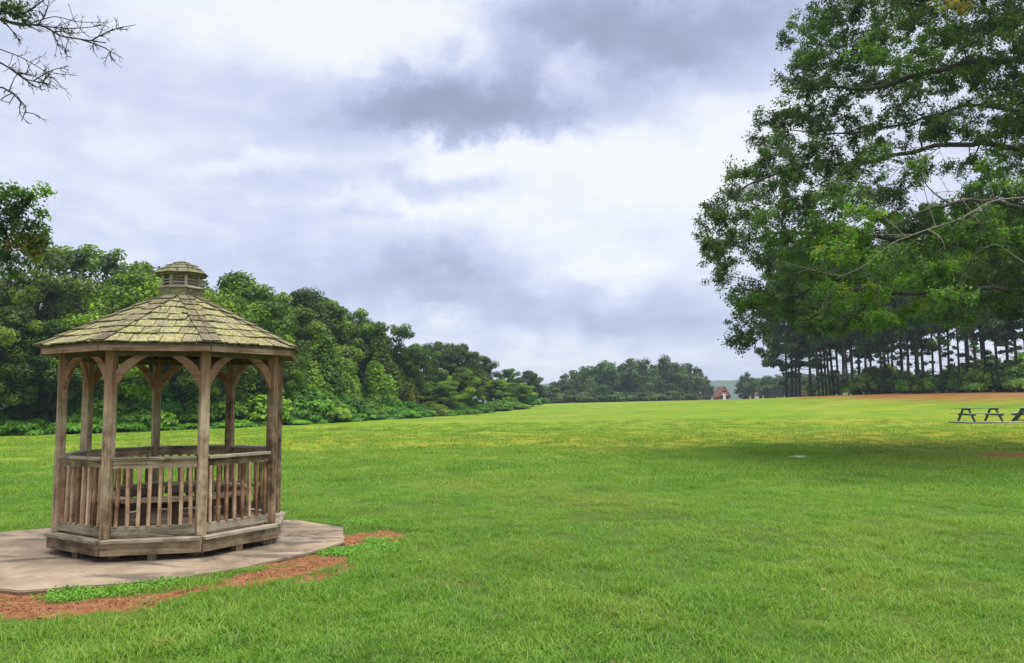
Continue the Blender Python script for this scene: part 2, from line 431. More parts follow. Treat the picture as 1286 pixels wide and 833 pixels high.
# ------------------------------------------------------------------ terrain
GZ = np.array([-4.053, 9.517])          # gazebo centre
ctrl = []
for x in (-40, -26, -16, -8, 0, 8, 16, 26, 40):
    for y in (-30, -12, 0, 8, 15): ctrl.append((x, y, 0.0))
def cpt(px, py, d):
    p = at(px, py, d); ctrl.append((p[0], p[1], p[2]))
for q in [(-250, 556, 42), (-100, 552, 44), (0, 548, 46), (100, 545, 48), (200, 541, 50), (350, 534, 57), (430, 530, 64), (500, 526, 72), (590, 521, 88), (640, 515, 102), (680, 510, 122),
          (735, 506.5, 145), (800, 504.5, 152), (860, 503, 150), (920, 501.5, 140), (1000, 499, 105), (1100, 496, 90), (1200, 493.5, 79), (1286, 492.5, 74), (1400, 492, 70),
          (1230, 531, 43.5), (1286, 531, 43.5), (1100, 533, 43), (900, 540, 40), (640, 545, 38), (500, 545, 38), (380, 552, 33),
          (1000, 516, 66), (850, 518, 70), (700, 520, 75), (1150, 508, 62), (1286, 508, 58),
          (640, 528, 62)]: cpt(*q)
for (x, y, z) in [(-60, 60, -.6), (-60, 100, -.4), (-40, 130, 0), (-20, 170, .2), (20, 220, .6), (60, 230, 1.0), (100, 200, 1.8), (90, 140, 2.4), (110, 90, 2.6), (80, 60, 2.2), (120, 40, 1.5), (70, 20, .6),
                  (0, 320, -1.), (120, 320, 0), (-120, 250, -1), (-160, 100, -1), (-160, 0, -1), (160, 0, 0), (0, -160, -1), (0, 700, -4), (500, 500, -3), (-500, 500, -4), (600, 0, -3), (-600, 0, -4), (0, -600, -4),
                  (0, 1150, -5), (800, 900, -5), (-800, 900, -5)]: ctrl.append((x, y, z))
ctrl = np.array(ctrl)
def _wts(X, Y):
    X = np.asarray(X, float).ravel(); Y = np.asarray(Y, float).ravel()
    d2 = (X[:, None] - ctrl[None, :, 0])**2 + (Y[:, None] - ctrl[None, :, 1])**2
    r = np.hypot(ctrl[:, 0], ctrl[:, 1]); hb = 4.5 + 0.16*r
    w_ = np.exp(-0.5*d2/hb[None]**2) / hb[None]**1.0 + 1e-5/(d2 + 50.0)
    return w_ / w_.sum(1, keepdims=True)
A = _wts(ctrl[:, 0], ctrl[:, 1])
cv = np.linalg.solve(A.T@A + 0.01*np.eye(len(ctrl)), A.T@ctrl[:, 2] + 0.01*ctrl[:, 2])
def ground_z(X, Y, rough=True):
    X = np.asarray(X, float); Y = np.asarray(Y, float); sh = X.shape
    z = np.concatenate([_wts(a, b)@cv for a, b in zip(np.array_split(X.ravel(), max(1, X.size//20000)), np.array_split(Y.ravel(), max(1, X.size//20000)))]).reshape(sh)
    near = np.exp(-((X - GZ[0])**2 + (Y - GZ[1])**2)/14.0)
    z = z*(1 - near) + near*0.0
    if rough:
        b = (0.012*np.sin(1.9*X + 0.7*Y + 1) + 0.012*np.sin(-1.1*X + 2.3*Y) + 0.008*np.sin(3.7*X - 2.9*Y + 2) + 0.02*np.sin(0.5*X - 0.43*Y) + 0.006*np.sin(6.1*X + 5.3*Y))
        z = z + b*np.clip(1 - np.hypot(X, Y)/160, 0, 1)
    return z
def gz(x, y): return float(ground_z(np.array([x]), np.array([y]))[0])

def seg_dist(X, Y, pts):
    D = np.full(np.shape(X), 1e9)
    for (a, b) in zip(pts[:-1], pts[1:]):
        ax, ay = a[0], a[1]; bx, by = b[0] - ax, b[1] - ay
        tt = np.clip(((X - ax)*bx + (Y - ay)*by)/(bx*bx + by*by), 0, 1)
        D = np.minimum(D, np.hypot(X - ax - tt*bx, Y - ay - tt*by))
    return D
def inside_poly(X, Y, poly):
    X = np.asarray(X); Y = np.asarray(Y); ins = np.zeros(X.shape, bool); j = len(poly) - 1
    for i in range(len(poly)):
        xi, yi = poly[i]; xj, yj = poly[j]
        cnd = ((yi > Y) != (yj > Y)) & (X < (xj - xi)*(Y - yi)/((yj - yi) + 1e-12) + xi)
        ins ^= cnd; j = i
    return ins

SLAB_Z = 0.055
sl = [on_plane(px, py, SLAB_Z)[:2] for (px, py) in [(25, 742), (205, 729), (300, 714), (405, 690), (433, 680), (431, 662), (372, 652.5)]]
SLAB = [tuple(q) for q in sl] + [(-3.6, 11.35), (-5.0, 11.35), tuple(on_plane(35, 665, SLAB_Z)[:2]), (-7.3, 9.6), (-6.9, 8.4), (-5.7, 7.5)]
DIRT = [([on_plane(*q) for q in [(-120, 770), (0, 768), (60, 770), (110, 765), (170, 759)]], 0.24),
        ([on_plane(*q) for q in [(-60, 748), (0, 752), (45, 756)]], 0.24),
        ([on_plane(*q) for q in [(310, 734), (350, 726), (385, 717), (415, 706)]], 0.22),
        ([on_plane(*q) for q in [(446, 681), (476, 674)]], 0.34),
        ([on_plane(*q) for q in [(466, 693), (474, 690)]], 0.12),
        ([on_plane(*q) for q in [(170, 758), (225, 750), (300, 738)]], 0.09),
        ([on_plane(*q) for q in [(318, 718), (360, 709), (405, 696)]], 0.13),
        ([on_plane(*q) for q in [(380, 735), (440, 715)]], 0.08)]
OAKDIRT = at(1290, 574, 23)
PINE_EDGE = [at(925, 501.5, 142), at(955, 500, 128), at(1000, 499, 106), at(1100, 496, 91), at(1200, 493.5, 80), at(1286, 492.5, 75), at(1420, 492, 70), at(1800, 492, 66)]

def dirt_field(X, Y):
    f = np.zeros(X.shape)
    for pts, r in DIRT:
        d = seg_dist(X, Y, pts)
        f = np.maximum(f, np.clip(1.0 - 0.55*d/r, 0, 1)**1.0*(d < 1.9*r))
    d = np.hypot((X - OAKDIRT[0])/2.6, (Y - OAKDIRT[1])/1.4)
    return np.maximum(f, np.clip(0.62 - 0.30*d, 0, 1))

nr, nfa, nba = 420, 330, 60
rad = np.concatenate([[0.0], np.geomspace(0.6, 1250, nr)])
ang = np.concatenate([np.linspace(-math.radians(52), math.radians(52), nfa, endpoint=False), np.linspace(math.radians(52), 2*PI - math.radians(52), nba, endpoint=False)])
Rg, Ag = np.meshgrid(rad[1:], ang, indexing='ij')
GX, GY = Rg*np.sin(Ag), Rg*np.cos(Ag)
GZv = ground_z(GX, GY)
V = np.vstack([[[0, 0, gz(0, 0)]], np.stack([GX, GY, GZv], -1).reshape(-1, 3)])
na = len(ang)
i0 = 1 + np.arange(nr - 1)[:, None]*na + np.arange(na)[None]
i1 = 1 + np.arange(nr - 1)[:, None]*na + (np.arange(na)[None] + 1) % na
F = np.stack([i0, i0 + na, i1 + na, i1], -1).reshape(-1, 4)
cen = np.stack([np.zeros(na, int), 1 + np.arange(na), 1 + (np.arange(na) + 1) % na, 1 + (np.arange(na) + 1) % na], -1)[:, :3]
VX, VY = V[:, 0], V[:, 1]
dpe = seg_dist(VX, VY, PINE_EDGE)
ex = np.array([p[0] for p in PINE_EDGE[::-1]]); ey = np.array([p[1] for p in PINE_EDGE[::-1]])
edge_y = np.interp(VX, np.array([p[0] for p in PINE_EDGE]), np.array([p[1] for p in PINE_EDGE]), left=1e4)
behind = VY > edge_y
straw = np.where(behind, 1.0, np.clip(1.28 - dpe/26.0, 0, 1)) * (VX > 24) * np.clip((VX - 24)/14.0, 0, 1)
dry = np.exp(-((VY - 31 - 0.05*VX)/6.0)**2)*np.clip((VX + 16)/8, 0, 1) + 0.8*np.exp(-((VX + 17.5)**2 + (VY - 25)**2)/9.0) + 0.5*np.exp(-((VY - 47)/3.0)**2)*np.clip((VX - 6)/10, 0, 1)
bladed = np.clip((30 - np.hypot(VX, VY))/18.0, 0, 1)
me = bpy.data.meshes.new('ground')
me = mesh_np('ground', V, F, GROUND, True, dict(dirt=dirt_field(VX, VY), straw=straw, dry=np.clip(dry, 0, 1), bladed=bladed))
bmg = bmesh.new(); bmg.from_mesh(me); bmg.verts.ensure_lookup_table()
for a, b, c_ in cen: bmg.faces.new((bmg.verts[a], bmg.verts[b], bmg.verts[c_])).smooth = True
bmesh.ops.recalc_face_normals(bmg, faces=list(bmg.faces)); bmg.to_mesh(me); bmg.free()
ground = mobj('ground', me); ground['kind'] = 'structure'
if me.polygons[1000].normal.z < 0: me.flip_normals()

# far blue ridge
def ridge(name, r0, wdt, a0, a1, hts, seed):
    rs = np.random.default_rng(seed); n = 160
    aa = np.linspace(a0, a1, n); base = np.interp(aa, np.linspace(a0, a1, len(hts)), hts)
    base = base + sum(rs.uniform(.3, 1.2)*np.sin(aa*k_ + rs.uniform(0, 6)) for k_ in (17, 31, 53, 90, 150))
    prof = [(-wdt, 0.0), (-wdt*.5, .62), (0, 1.0), (wdt*.5, .6), (wdt, 0.0)]
    V_, F_ = [], []
    for i, a in enumerate(aa):
        for (o_, h_) in prof:
            r_ = r0 + o_; V_.append((r_*math.sin(a), r_*math.cos(a), -9 + h_*(base[i] + 9)))
    k_ = len(prof)
    for i in range(n - 1):
        for j in range(k_ - 1): F_.append((i*k_ + j, (i + 1)*k_ + j, (i + 1)*k_ + j + 1, i*k_ + j + 1))
    o_ = mobj(name, mesh_np(name, V_, F_, HILLM, True)); o_['kind'] = 'structure'
    return o_
HILLM = plain('wooded_hill', (.03, .06, .03), (.05, .085, .035), 0.05, 0.95)
ridge('hills', 980, 130, math.radians(-75), math.radians(80), [22, 24, 20, 21, 22, 25, 27, 26, 24, 22], 3)

# ------------------------------------------------------------------ pavements
def slab_obj(name, poly, ztop, zbot, mat, emat):
    bm = bmesh.new()
    top = [bm.verts.new((x, y, ztop)) for x, y in poly]; bot = [bm.verts.new((x, y, zbot)) for x, y in poly]
    f = bm.faces.new(top); n = len(poly)
    for i in range(n):
        s_ = bm.faces.new((top[i], top[(i + 1) % n], bot[(i + 1) % n], bot[i])); s_.material_index = 1
    bm.faces.new(bot[::-1]).material_index = 1
    bmesh.ops.recalc_face_normals(bm, faces=list(bm.faces))
    bmesh.ops.bevel(bm, geom=[e for e in bm.edges if abs(e.verts[0].co.z - ztop) < 1e-5 and abs(e.verts[1].co.z - ztop) < 1e-5], offset=0.012, segments=2, affect='EDGES')
    me_ = bpy.data.meshes.new(name); bm.to_mesh(me_); bm.free(); me_.materials.append(mat); me_.materials.append(emat)
    o_ = mobj(name, me_); o_['kind'] = 'structure'
    return o_
def rough_poly(poly, stp, amp, seed):
    rr_ = random.Random(seed); out_ = []
    for i_ in range(len(poly)):
        a_, b_ = poly[i_], poly[(i_ + 1) % len(poly)]; n_ = max(1, int(math.dist(a_, b_)/stp))
        for j_ in range(n_):
            u_ = j_/n_; out_.append((a_[0] + (b_[0] - a_[0])*u_ + rr_.uniform(-amp, amp), a_[1] + (b_[1] - a_[1])*u_ + rr_.uniform(-amp, amp)))
    return out_
slab_obj('pavement', rough_poly(SLAB, .16, .010, 4), SLAB_Z, -0.14, CONC, CONCE)

# ------------------------------------------------------------------ gazebo
GR, GROT, ZD, ZR, RB, RE, ZE = 1.223, math.radians(215.447), 0.283, 1.124, 1.335, 1.470, 2.345
SQ = SLAB_Z
gzb = thing('gazebo', 'weathered wooden octagonal gazebo with mossy shingle roof and cupola on a concrete pad', 'gazebo', (GZ[0], GZ[1], SQ))
def oc(k, R, z):
    a = GROT + k*PI/4
    return Vector((R*math.cos(a), R*math.sin(a), z - SQ))
def sidev(k):
    """unit tangent and outward normal of bay k (between post k and k+1)"""
    a = GROT + (k + .5)*PI/4
    nrm = Vector((math.cos(a), math.sin(a), 0)); tan = Vector((-math.sin(a), math.cos(a), 0))
    return tan, nrm
jit = lambda s_: random.uniform(-s_, s_)
# base: rim boards, edge boards, joists blocks, deck
for k in range(8):
    tan, nrm = sidev(k)
    a, b = oc(k, RB - .035, SQ), oc(k + 1, RB - .035, SQ)
    plank('skirt_board', gzb, a + Vector((0, 0, .192 - SQ)) + tan*.004, b + Vector((0, 0, .192 - SQ)) - tan*.004, .036, .145, SKIRTW)
    a, b = oc(k, RB - .045, SQ), oc(k + 1, RB - .045, SQ)
    plank('deck_edge_board', gzb, a + Vector((0, 0, ZD - .018 - SQ)) + tan*.006, b + Vector((0, 0, ZD - .018 - SQ)) - tan*.006, .125, .036, RAILW)
    c_ = (oc(k, RB - (.13 if k in (3, 4) else .28), SQ))
    plank('support_block', gzb, c_ + Vector((0, 0, 0)), c_ + Vector((0, 0, .119 - SQ)), .13, .10, SKIRTW, up=(nrm.x, nrm.y, 0))
    mid = (oc(k, RB - .10, SQ) + oc(k + 1, RB - .10, SQ))/2
    plank('support_block', gzb, mid, mid + Vector((0, 0, .119 - SQ)), .09, .09, SKIRTW, up=(nrm.x, nrm.y, 0))
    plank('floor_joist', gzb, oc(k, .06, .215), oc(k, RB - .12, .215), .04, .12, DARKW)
# floor boards run across the deck
fa = GROT + PI/8 + PI/2
fx, fy = Vector((math.cos(fa), math.sin(fa), 0)), Vector((-math.sin(fa), math.cos(fa), 0))
apo = (RB - .11)*math.cos(PI/8)
nb = 17; bw = 2*apo/nb
for i in range(nb):
    off = -apo + (i + .5)*bw
    o1 = min(abs(off) + bw/2, apo - .001)
    half = min(apo, (apo*math.sqrt(2) - o1)) - .004
    plank('floor_board', gzb, fy*off - fx*half + Vector((0, 0, ZD - .019 - SQ + jit(.001))), fy*off + fx*half + Vector((0, 0, ZD - .019 - SQ)), bw - .006, .03, WEATHERED)
# arch brace: curved knee bracket between a post and the header
def brace_mesh():
    """open curved knee: a bowed band springing from the post up to the header"""
    n = 10; th = .042
    def bez(a, b, c, u): return tuple((1 - u)**2*a[i] + 2*u*(1 - u)*b[i] + u*u*c[i] for i in range(2))
    low = [bez((0, -.37), (.115, -.10), (.315, 0), i/n) for i in range(n + 1)]
    upp = [bez((0, -.175), (.065, -.055), (.185, 0), i/n) for i in range(n + 1)]
    bm = bmesh.new(); R_ = []
    for y in (-th/2, th/2): R_.append(([bm.verts.new((x, y, z)) for x, z in low], [bm.verts.new((x, y, z)) for x, z in upp]))
    for i in range(n):
        for l_, u_ in R_: bm.faces.new((l_[i], l_[i + 1], u_[i + 1], u_[i]))
        bm.faces.new((R_[0][0][i], R_[0][0][i + 1], R_[1][0][i + 1], R_[1][0][i])); bm.faces.new((R_[0][1][i], R_[0][1][i + 1], R_[1][1][i + 1], R_[1][1][i]))
    for i in (0, n): bm.faces.new((R_[0][0][i], R_[0][1][i], R_[1][1][i], R_[1][0][i]))
    bmesh.ops.recalc_face_normals(bm, faces=list(bm.faces))
    me_ = bpy.data.meshes.new('brace'); bm.to_mesh(me_); bm.free(); me_.materials.append(BRACEW)
    return me_
BM_ = brace_mesh()
HZ = ZE - .075       # underside of the eave zone
PS = .097
for k in range(8):
    a = GROT + k*PI/4
    p = oc(k, GR, SQ)
    post = plank('post', gzb, p + Vector((0, 0, ZD - .0 - SQ)), p + Vector((0, 0, HZ - SQ)), PS, PS, POSTW, up=(math.cos(a), math.sin(a), 0), bev=.008)
    post['label'] = 'square weathered post with curved braces at its top'
    pm = frame(p + Vector((0, 0, ZD - SQ)), p + Vector((0, 0, HZ - SQ)), (math.cos(a), math.sin(a), 0))
    # pair of cheek blocks and the two braces
    for s_, kk_ in ((1, k), (-1, k - 1)):
        tan, nrm = sidev(kk_ % 8); d_ = tan*s_
        o_ = bpy.data.objects.new('brace', BM_); link(o_, post)
        M = Matrix.Identity(4); yv = Vector((0, 0, 1)).cross(d_)
        base = p + d_*(PS*.42) + Vector((0, 0, HZ - .072 - SQ))
        for i in range(3): M[i][0] = d_[i]; M[i][1] = yv[i]; M[i][2] = (0, 0, 1)[i]; M[i][3] = base[i]
        o_.matrix_basis = pm.inverted() @ M
for k in range(8):
    tan, nrm = sidev(k)
    a, b = oc(k, GR - .015, HZ - .031), oc(k + 1, GR - .015, HZ - .031)
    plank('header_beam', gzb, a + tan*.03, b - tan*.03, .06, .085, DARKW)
# railings in seven bays; the bay facing along the pad is the way in
OPEN = 3
for k in range(8):
    if k == OPEN: continue
    tan, nrm = sidev(k)
    a, b = oc(k, GR, SQ) + tan*.052, oc(k + 1, GR, SQ) - tan*.052
    zz = lambda z: Vector((0, 0, z - SQ))
    rl = plank('railing', gzb, a + zz(ZR - .018), b + zz(ZR - .018), .115, .032, RAILW)
    rl.name = 'railing'
    inv = frame(a + zz(ZR - .018), b + zz(ZR - .018), (0, 0, 1)).inverted()
    def sub(nm, p0, p1, W_, T_, mt, up=(0, 0, 1)):
        L = (Vector(p1) - Vector(p0)).length
        o_ = bpy.data.objects.new(nm, box_mesh(L, W_, T_, mt)); link(o_, rl)
        o_.matrix_basis = inv @ frame(p0, p1, up)
        return o_
    sub('top_rail', a + zz(ZR - .078), b + zz(ZR - .078), .038, .084, WEATHERED)
    sub('bottom_rail', a + zz(ZD + .073), b + zz(ZD + .073), .040, .098, RAILW)
    n = 8; Lb = (b - a).length
    for i in range(n):
        u = (i + .5)/n
        c0 = a + tan*(u*Lb + jit(.006)); c1 = a + tan*(u*Lb + jit(.012))
        sub('baluster', c0 + zz(ZD + .118) + nrm*.012, c1 + zz(ZR - .105) + nrm*.004, .036, .036, BALUST, up=(nrm.x + jit(.15), nrm.y + jit(.15), 0))
    # bench along the bay: a part of its own
    ba, bb = oc(k, GR - .09, SQ), oc(k + 1, GR - .09, SQ)
    sz = .645
    bn = plank('bench', gzb, oc(k, GR - .20, SQ) + tan*.03 + zz(sz), oc(k + 1, GR - .20, SQ) - tan*.03 + zz(sz), .115, .036, WEATHERED)
    inv2 = frame(oc(k, GR - .20, SQ) + tan*.03 + zz(sz), oc(k + 1, GR - .20, SQ) - tan*.03 + zz(sz), (0, 0, 1)).inverted()
    def subb(nm, p0, p1, W_, T_, mt, up=(0, 0, 1)):
        L = (Vector(p1) - Vector(p0)).length
        o_ = bpy.data.objects.new(nm, box_mesh(L, W_, T_, mt)); link(o_, bn); o_.matrix_basis = inv2 @ frame(p0, p1, up)
    subb('seat_plank', oc(k, GR - .345, SQ) + tan*.03 + zz(sz), oc(k + 1, GR - .345, SQ) - tan*.03 + zz(sz), .115, .036, WEATHERED)
    subb('seat_apron', oc(k, GR - .40, SQ) + tan*.05 + zz(sz - .066), oc(k + 1, GR - .40, SQ) - tan*.05 + zz(sz - .066), .03, .09, DARKW)
    for u in (.28, .72):
        q = oc(k, GR - .30, SQ).lerp(oc(k + 1, GR - .30, SQ), u)
        subb('bench_leg', q + zz(ZD), q + zz(sz - .019), .08, .08, DARKW, up=(nrm.x, nrm.y, 0))
# roof deck (one thin octagonal shell) with fascia, rafters, shingles
SL0, SL1 = (RE*math.cos(PI/8), ZE), (.215, 2.975)          # eave apothem / foot of the cupola
slope_v = Vector((SL1[0] - SL0[0], SL1[1] - SL0[1])); slope_L = slope_v.length
bm = bmesh.new()
lo = [bm.verts.new(oc(k, RE - .01, ZE - .02)) for k in range(8)]; hi = [bm.verts.new(oc(k, SL1[0]/math.cos(PI/8), SL1[1] - .02)) for k in range(8)]
lo2 = [bm.verts.new(oc(k, RE - .01, ZE - .045)) for k in range(8)]; hi2 = [bm.verts.new(oc(k, SL1[0]/math.cos(PI/8), SL1[1] - .045)) for k in range(8)]
for k in range(8):
    j = (k + 1) % 8
    bm.faces.new((lo[k], lo[j], hi[j], hi[k])); bm.faces.new((lo2[j], lo2[k], hi2[k], hi2[j])); bm.faces.new((lo[j], lo[k], lo2[k], lo2[j])); bm.faces.new((hi[k], hi[j], hi2[j], hi2[k]))
bmesh.ops.recalc_face_normals(bm, faces=list(bm.faces))
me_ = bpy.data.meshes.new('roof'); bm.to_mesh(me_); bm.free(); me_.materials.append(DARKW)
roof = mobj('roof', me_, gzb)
for k in range(8):
    tan, nrm = sidev(k)
    fa_, fb_ = oc(k, RE - .03, ZE - .062), oc(k + 1, RE - .03, ZE - .062)
    plank('fascia_board', gzb, fa_ + tan*.003, fb_ - tan*.003, .03, .085, FASCIAW)
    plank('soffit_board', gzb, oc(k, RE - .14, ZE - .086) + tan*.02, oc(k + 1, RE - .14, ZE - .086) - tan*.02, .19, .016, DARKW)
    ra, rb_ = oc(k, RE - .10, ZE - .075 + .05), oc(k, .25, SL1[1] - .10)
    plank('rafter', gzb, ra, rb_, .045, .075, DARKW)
def shingle(parent, name, quad_ts, org, tan, sup, nrm, mat, th=.016, lift=(.034, .012), jitv=.0):
    """quad_ts: lower-left, lower-right, upper-right, upper-left in (t,s) on the roof plane"""
    cx_ = sum(q[0] for q in quad_ts)/4; cs_ = sum(q[1] for q in quad_ts)/4
    lf = [lift[0], lift[0], lift[1], lift[1]]
    V_ = []
    for (tt_, s_), l_ in zip(quad_ts, lf): V_.append((s_ - cs_, tt_ - cx_, l_ + random.uniform(-jitv, jitv)))
    for (x_, y_, z_) in list(V_[:4]): V_.append((x_, y_, z_ - th))
    F_ = [(3, 2, 1, 0), (4, 5, 6, 7), (0, 1, 5, 4), (1, 2, 6, 5), (2, 3, 7, 6), (3, 0, 4, 7)]
    me2 = bpy.data.meshes.new(name); me2.from_pydata(V_, [], F_); me2.materials.append(mat)
    bm2 = bmesh.new(); bm2.from_mesh(me2); bmesh.ops.recalc_face_normals(bm2, faces=list(bm2.faces)); bm2.to_mesh(me2); bm2.free()
    o_ = bpy.data.objects.new(name, me2); link(o_, parent)
    M = Matrix.Identity(4); c_ = org + tan*cx_ + sup*cs_
    for i in range(3): M[i][0] = sup[i]; M[i][1] = tan[i]; M[i][2] = nrm[i]; M[i][3] = c_[i]
    o_.matrix_basis = M
    return o_
NC = 7
w0 = 2*SL0[0]*math.tan(PI/8); w1 = 2*SL1[0]*math.tan(PI/8)
for k in range(8):
    tan, nr_ = sidev(k)
    sup = (nr_*slope_v.x + Vector((0, 0, slope_v.y))).normalized()
    nn = tan.cross(sup).normalized()
    if nn.z < 0: nn = -nn
    org = nr_*SL0[0] + Vector((0, 0, SL0[1] - SQ - .012))
    hw = lambda s_: (w0 + (w1 - w0)*s_/slope_L)/2
    ex_ = slope_L/NC
    for c_ in range(NC):
        s0 = c_*ex_ - (.03 if c_ == 0 else .0); s1 = (c_ + 1)*ex_ + .045
        s1 = min(s1, slope_L)
        W_ = hw(s0)*2
        nsh = max(2, int(round(W_/.165)))
        cuts = [-W_/2] + sorted(-W_/2 + W_*(i + random.uniform(-.22, .22))/nsh for i in range(1, nsh)) + [W_/2]
        for i in range(nsh):
            j0 = jit(.014)
            tl, tr_ = cuts[i] + .004, cuts[i + 1] - .004
            h1 = hw(s1)
            ul, ur = max(tl, -h1) if i else -h1, min(tr_, h1) if i < nsh - 1 else h1
            ul = min(ul, h1 - .01); ur = max(ur, -h1 + .01)
            if ur - ul < .015: ul, ur = (ul + ur)/2 - .01, (ul + ur)/2 + .01
            shingle(roof, 'shingle', [(tl, s0 + j0), (tr_, s0 + j0 + jit(.008)), (ur, s1), (ul, s1)], org, tan, sup, nn, SHINGLE, th=.014, lift=(.030 + jit(.006), .010), jitv=.004)
    # hip caps: a pair of narrow shingles lapped over each hip
    for c_ in range(8):
        e2 = slope_L/8; s0 = c_*e2 - (.04 if c_ == 0 else 0); s1 = min((c_ + 1)*e2 + .05, slope_L)
        for sg in (-1, 1):
            lo_o, up_o = sg*hw(s0), sg*hw(s1)
            wd = .105 + jit(.012); j0 = jit(.01)
            if sg < 0: q = [(lo_o - .004, s0 + j0), (lo_o + wd, s0 + j0 + .02), (min(up_o + wd*.85, 0.0), s1), (up_o - .002, s1)]
            else: q = [(lo_o - wd, s0 + j0 + .02), (lo_o + .004, s0 + j0), (up_o + .002, s1), (max(up_o - wd*.85, 0.0), s1)]
            shingle(roof, 'hip_shingle', q, org, tan, sup, nn, HIPCAP, th=.012, lift=(.044, .028), jitv=.003)
# cupola
cup = mobj('cupola', None, gzb) if False else None
bm = bmesh.new()
def ring(R, z): return [bm.verts.new(oc(k, R, z)) for k in range(8)]
r1, r2 = ring(.178, 2.9), ring(.178, 3.28)
for k in range(8): bm.faces.new((r1[k], r1[(k + 1) % 8], r2[(k + 1) % 8], r2[k]))
bm.faces.new(r2); bm.faces.new(r1[::-1])
bmesh.ops.recalc_face_normals(bm, faces=list(bm.faces))
me_ = bpy.data.meshes.new('cupola'); bm.to_mesh(me_); bm.free(); me_.materials.append(DARKW)
cup = mobj('cupola', me_, gzb)
for k in range(8):
    tan, nrm = sidev(k)
    a, b = oc(k, .252, 3.012), oc(k + 1, .252, 3.012)
    plank('drum_board', cup, a, b, .022, .125, CUPSH)
    a, b = oc(k, .250, 3.084), oc(k + 1, .250, 3.084)
    plank('ledge', cup, a, b, .05, .018, PALEW)
    p = oc(k, .216, SQ); aa_ = GROT + k*PI/4
    plank('corner_post', cup, p + Vector((0, 0, 3.094 - SQ)), p + Vector((0, 0, 3.262 - SQ)), .036, .03, PALEW, up=(math.cos(aa_), math.sin(aa_), 0))
    for i in range(4):
        z_ = 3.112 + i*.038
        a, b = oc(k, .205, z_) + tan*.012, oc(k + 1, .205, z_) - tan*.012
        plank('louver_slat', cup, a, b, .034, .009, PALEW, up=(nrm.x*.75, nrm.y*.75, .66))
# cupola roof: two pitches
bm = bmesh.new()
prof = [(.290, 3.235), (.290, 3.262), (.18, 3.355), (.05, 3.408)]
rings = [[bm.verts.new(oc(k, R, z)) for k in range(8)] for R, z in prof]
for a_, b_ in zip(rings[:-1], rings[1:]):
    for k in range(8): bm.faces.new((a_[k], a_[(k + 1) % 8], b_[(k + 1) % 8], b_[k]))
bm.faces.new(rings[-1]); bm.faces.new(rings[0][::-1])
bmesh.ops.recalc_face_normals(bm, faces=list(bm.faces))
me_ = bpy.data.meshes.new('cupola_roof'); bm.to_mesh(me_); bm.free(); me_.materials.append(CUPSH)
cro = mobj('cupola_roof', me_, gzb)
for k in range(8):
    tan, nr_ = sidev(k)
    for (R0, z0), (R1, z1), ncs in (((.308, 3.25), (.18, 3.358), 2), ((.188, 3.350), (.015, 3.422), 2)):
        a0_, a1_ = R0*math.cos(PI/8), R1*math.cos(PI/8)
        sv = Vector((a1_ - a0_, z1 - z0)); SLn = sv.length
        sup = (nr_*sv.x + Vector((0, 0, sv.y))).normalized(); nn = tan.cross(sup)
        if nn.z < 0: nn = -nn
        org = nr_*a0_ + Vector((0, 0, z0 - SQ))
        hwf = lambda s_: (a0_ + (a1_ - a0_)*s_/SLn)*math.tan(PI/8)
        for c_ in range(ncs):
            s0, s1 = c_*SLn/ncs, min((c_ + 1)*SLn/ncs + .02, SLn)
            for sg in (0, 1):
                l0, l1 = hwf(s0), hwf(s1); md = jit(.02)
                q = [(-l0, s0 + jit(.006)), (md, s0 + jit(.006)), (min(md, l1), s1), (-l1, s1)] if sg == 0 else [(md + .003, s0 + jit(.006)), (l0, s0 + jit(.006)), (l1, s1), (min(md + .003, l1 - .002), s1)]
                shingle(cro, 'shingle', q, org, tan, sup, nn, CUPSH, th=.01, lift=(.018, .008), jitv=.002)

# ------------------------------------------------------------------ picnic tables on their pad
def picnic_table(name, label, loc, rz):
    r = thing(name, label, 'picnic table', loc, rz)
    L = 2.35
    for i in range(5):
        y = (i - 2)*.148
        plank('tabletop_plank', r, (-L/2, y, .745), (L/2, y, .745), .14, .038, TABLETOPW)
    for s_ in (-1, 1):
        for i in range(2):
            y = s_*(.62 + i*.148)
            plank('seat_plank', r, (-L/2, y, .445), (L/2, y, .445), .14, .038, TABLETOPW)
    for x in (-.78, .78):
        for s_ in (-1, 1):
            plank('leg', r, (x, s_*.74, .0), (x, s_*.22, .725), .06, .12, TABLEW, up=(0, 1, .5))
        plank('seat_support', r, (x + .046, -.77, .38), (x + .046, .77, .38), .04, .09, TABLEW)
        plank('top_cleat', r, (x + .046, -.36, .68), (x + .046, .36, .68), .04, .085, TABLEW)
    return r
p1 = at(1231, 531.5, 43.5); p2 = at(1287, 531.5, 43.6)
PADZ = max(gz(p1[0], p1[1]), gz(p2[0], p2[1])) + .005
padc = [(-1.2, -.95), (6.5, -.95), (6.5, 1.0), (-1.2, 1.0)]
pad = slab_obj('pavement', [(p1[0] + x, p1[1] + y) for x, y in padc], PADZ, PADZ - .5, plain('pale_concrete', (.42, .40, .34), (.52, .49, .42), 2.0), CONCE)
picnic_table('picnic_table', 'dark green picnic table with A-frame legs set lengthwise along the pale pad', (p1[0], p1[1], PADZ), math.radians(3))
picnic_table('picnic_table', 'dark green picnic table turned askew to the other one on the same pad', (p2[0] + .35, p2[1] + .1, PADZ), math.radians(52))

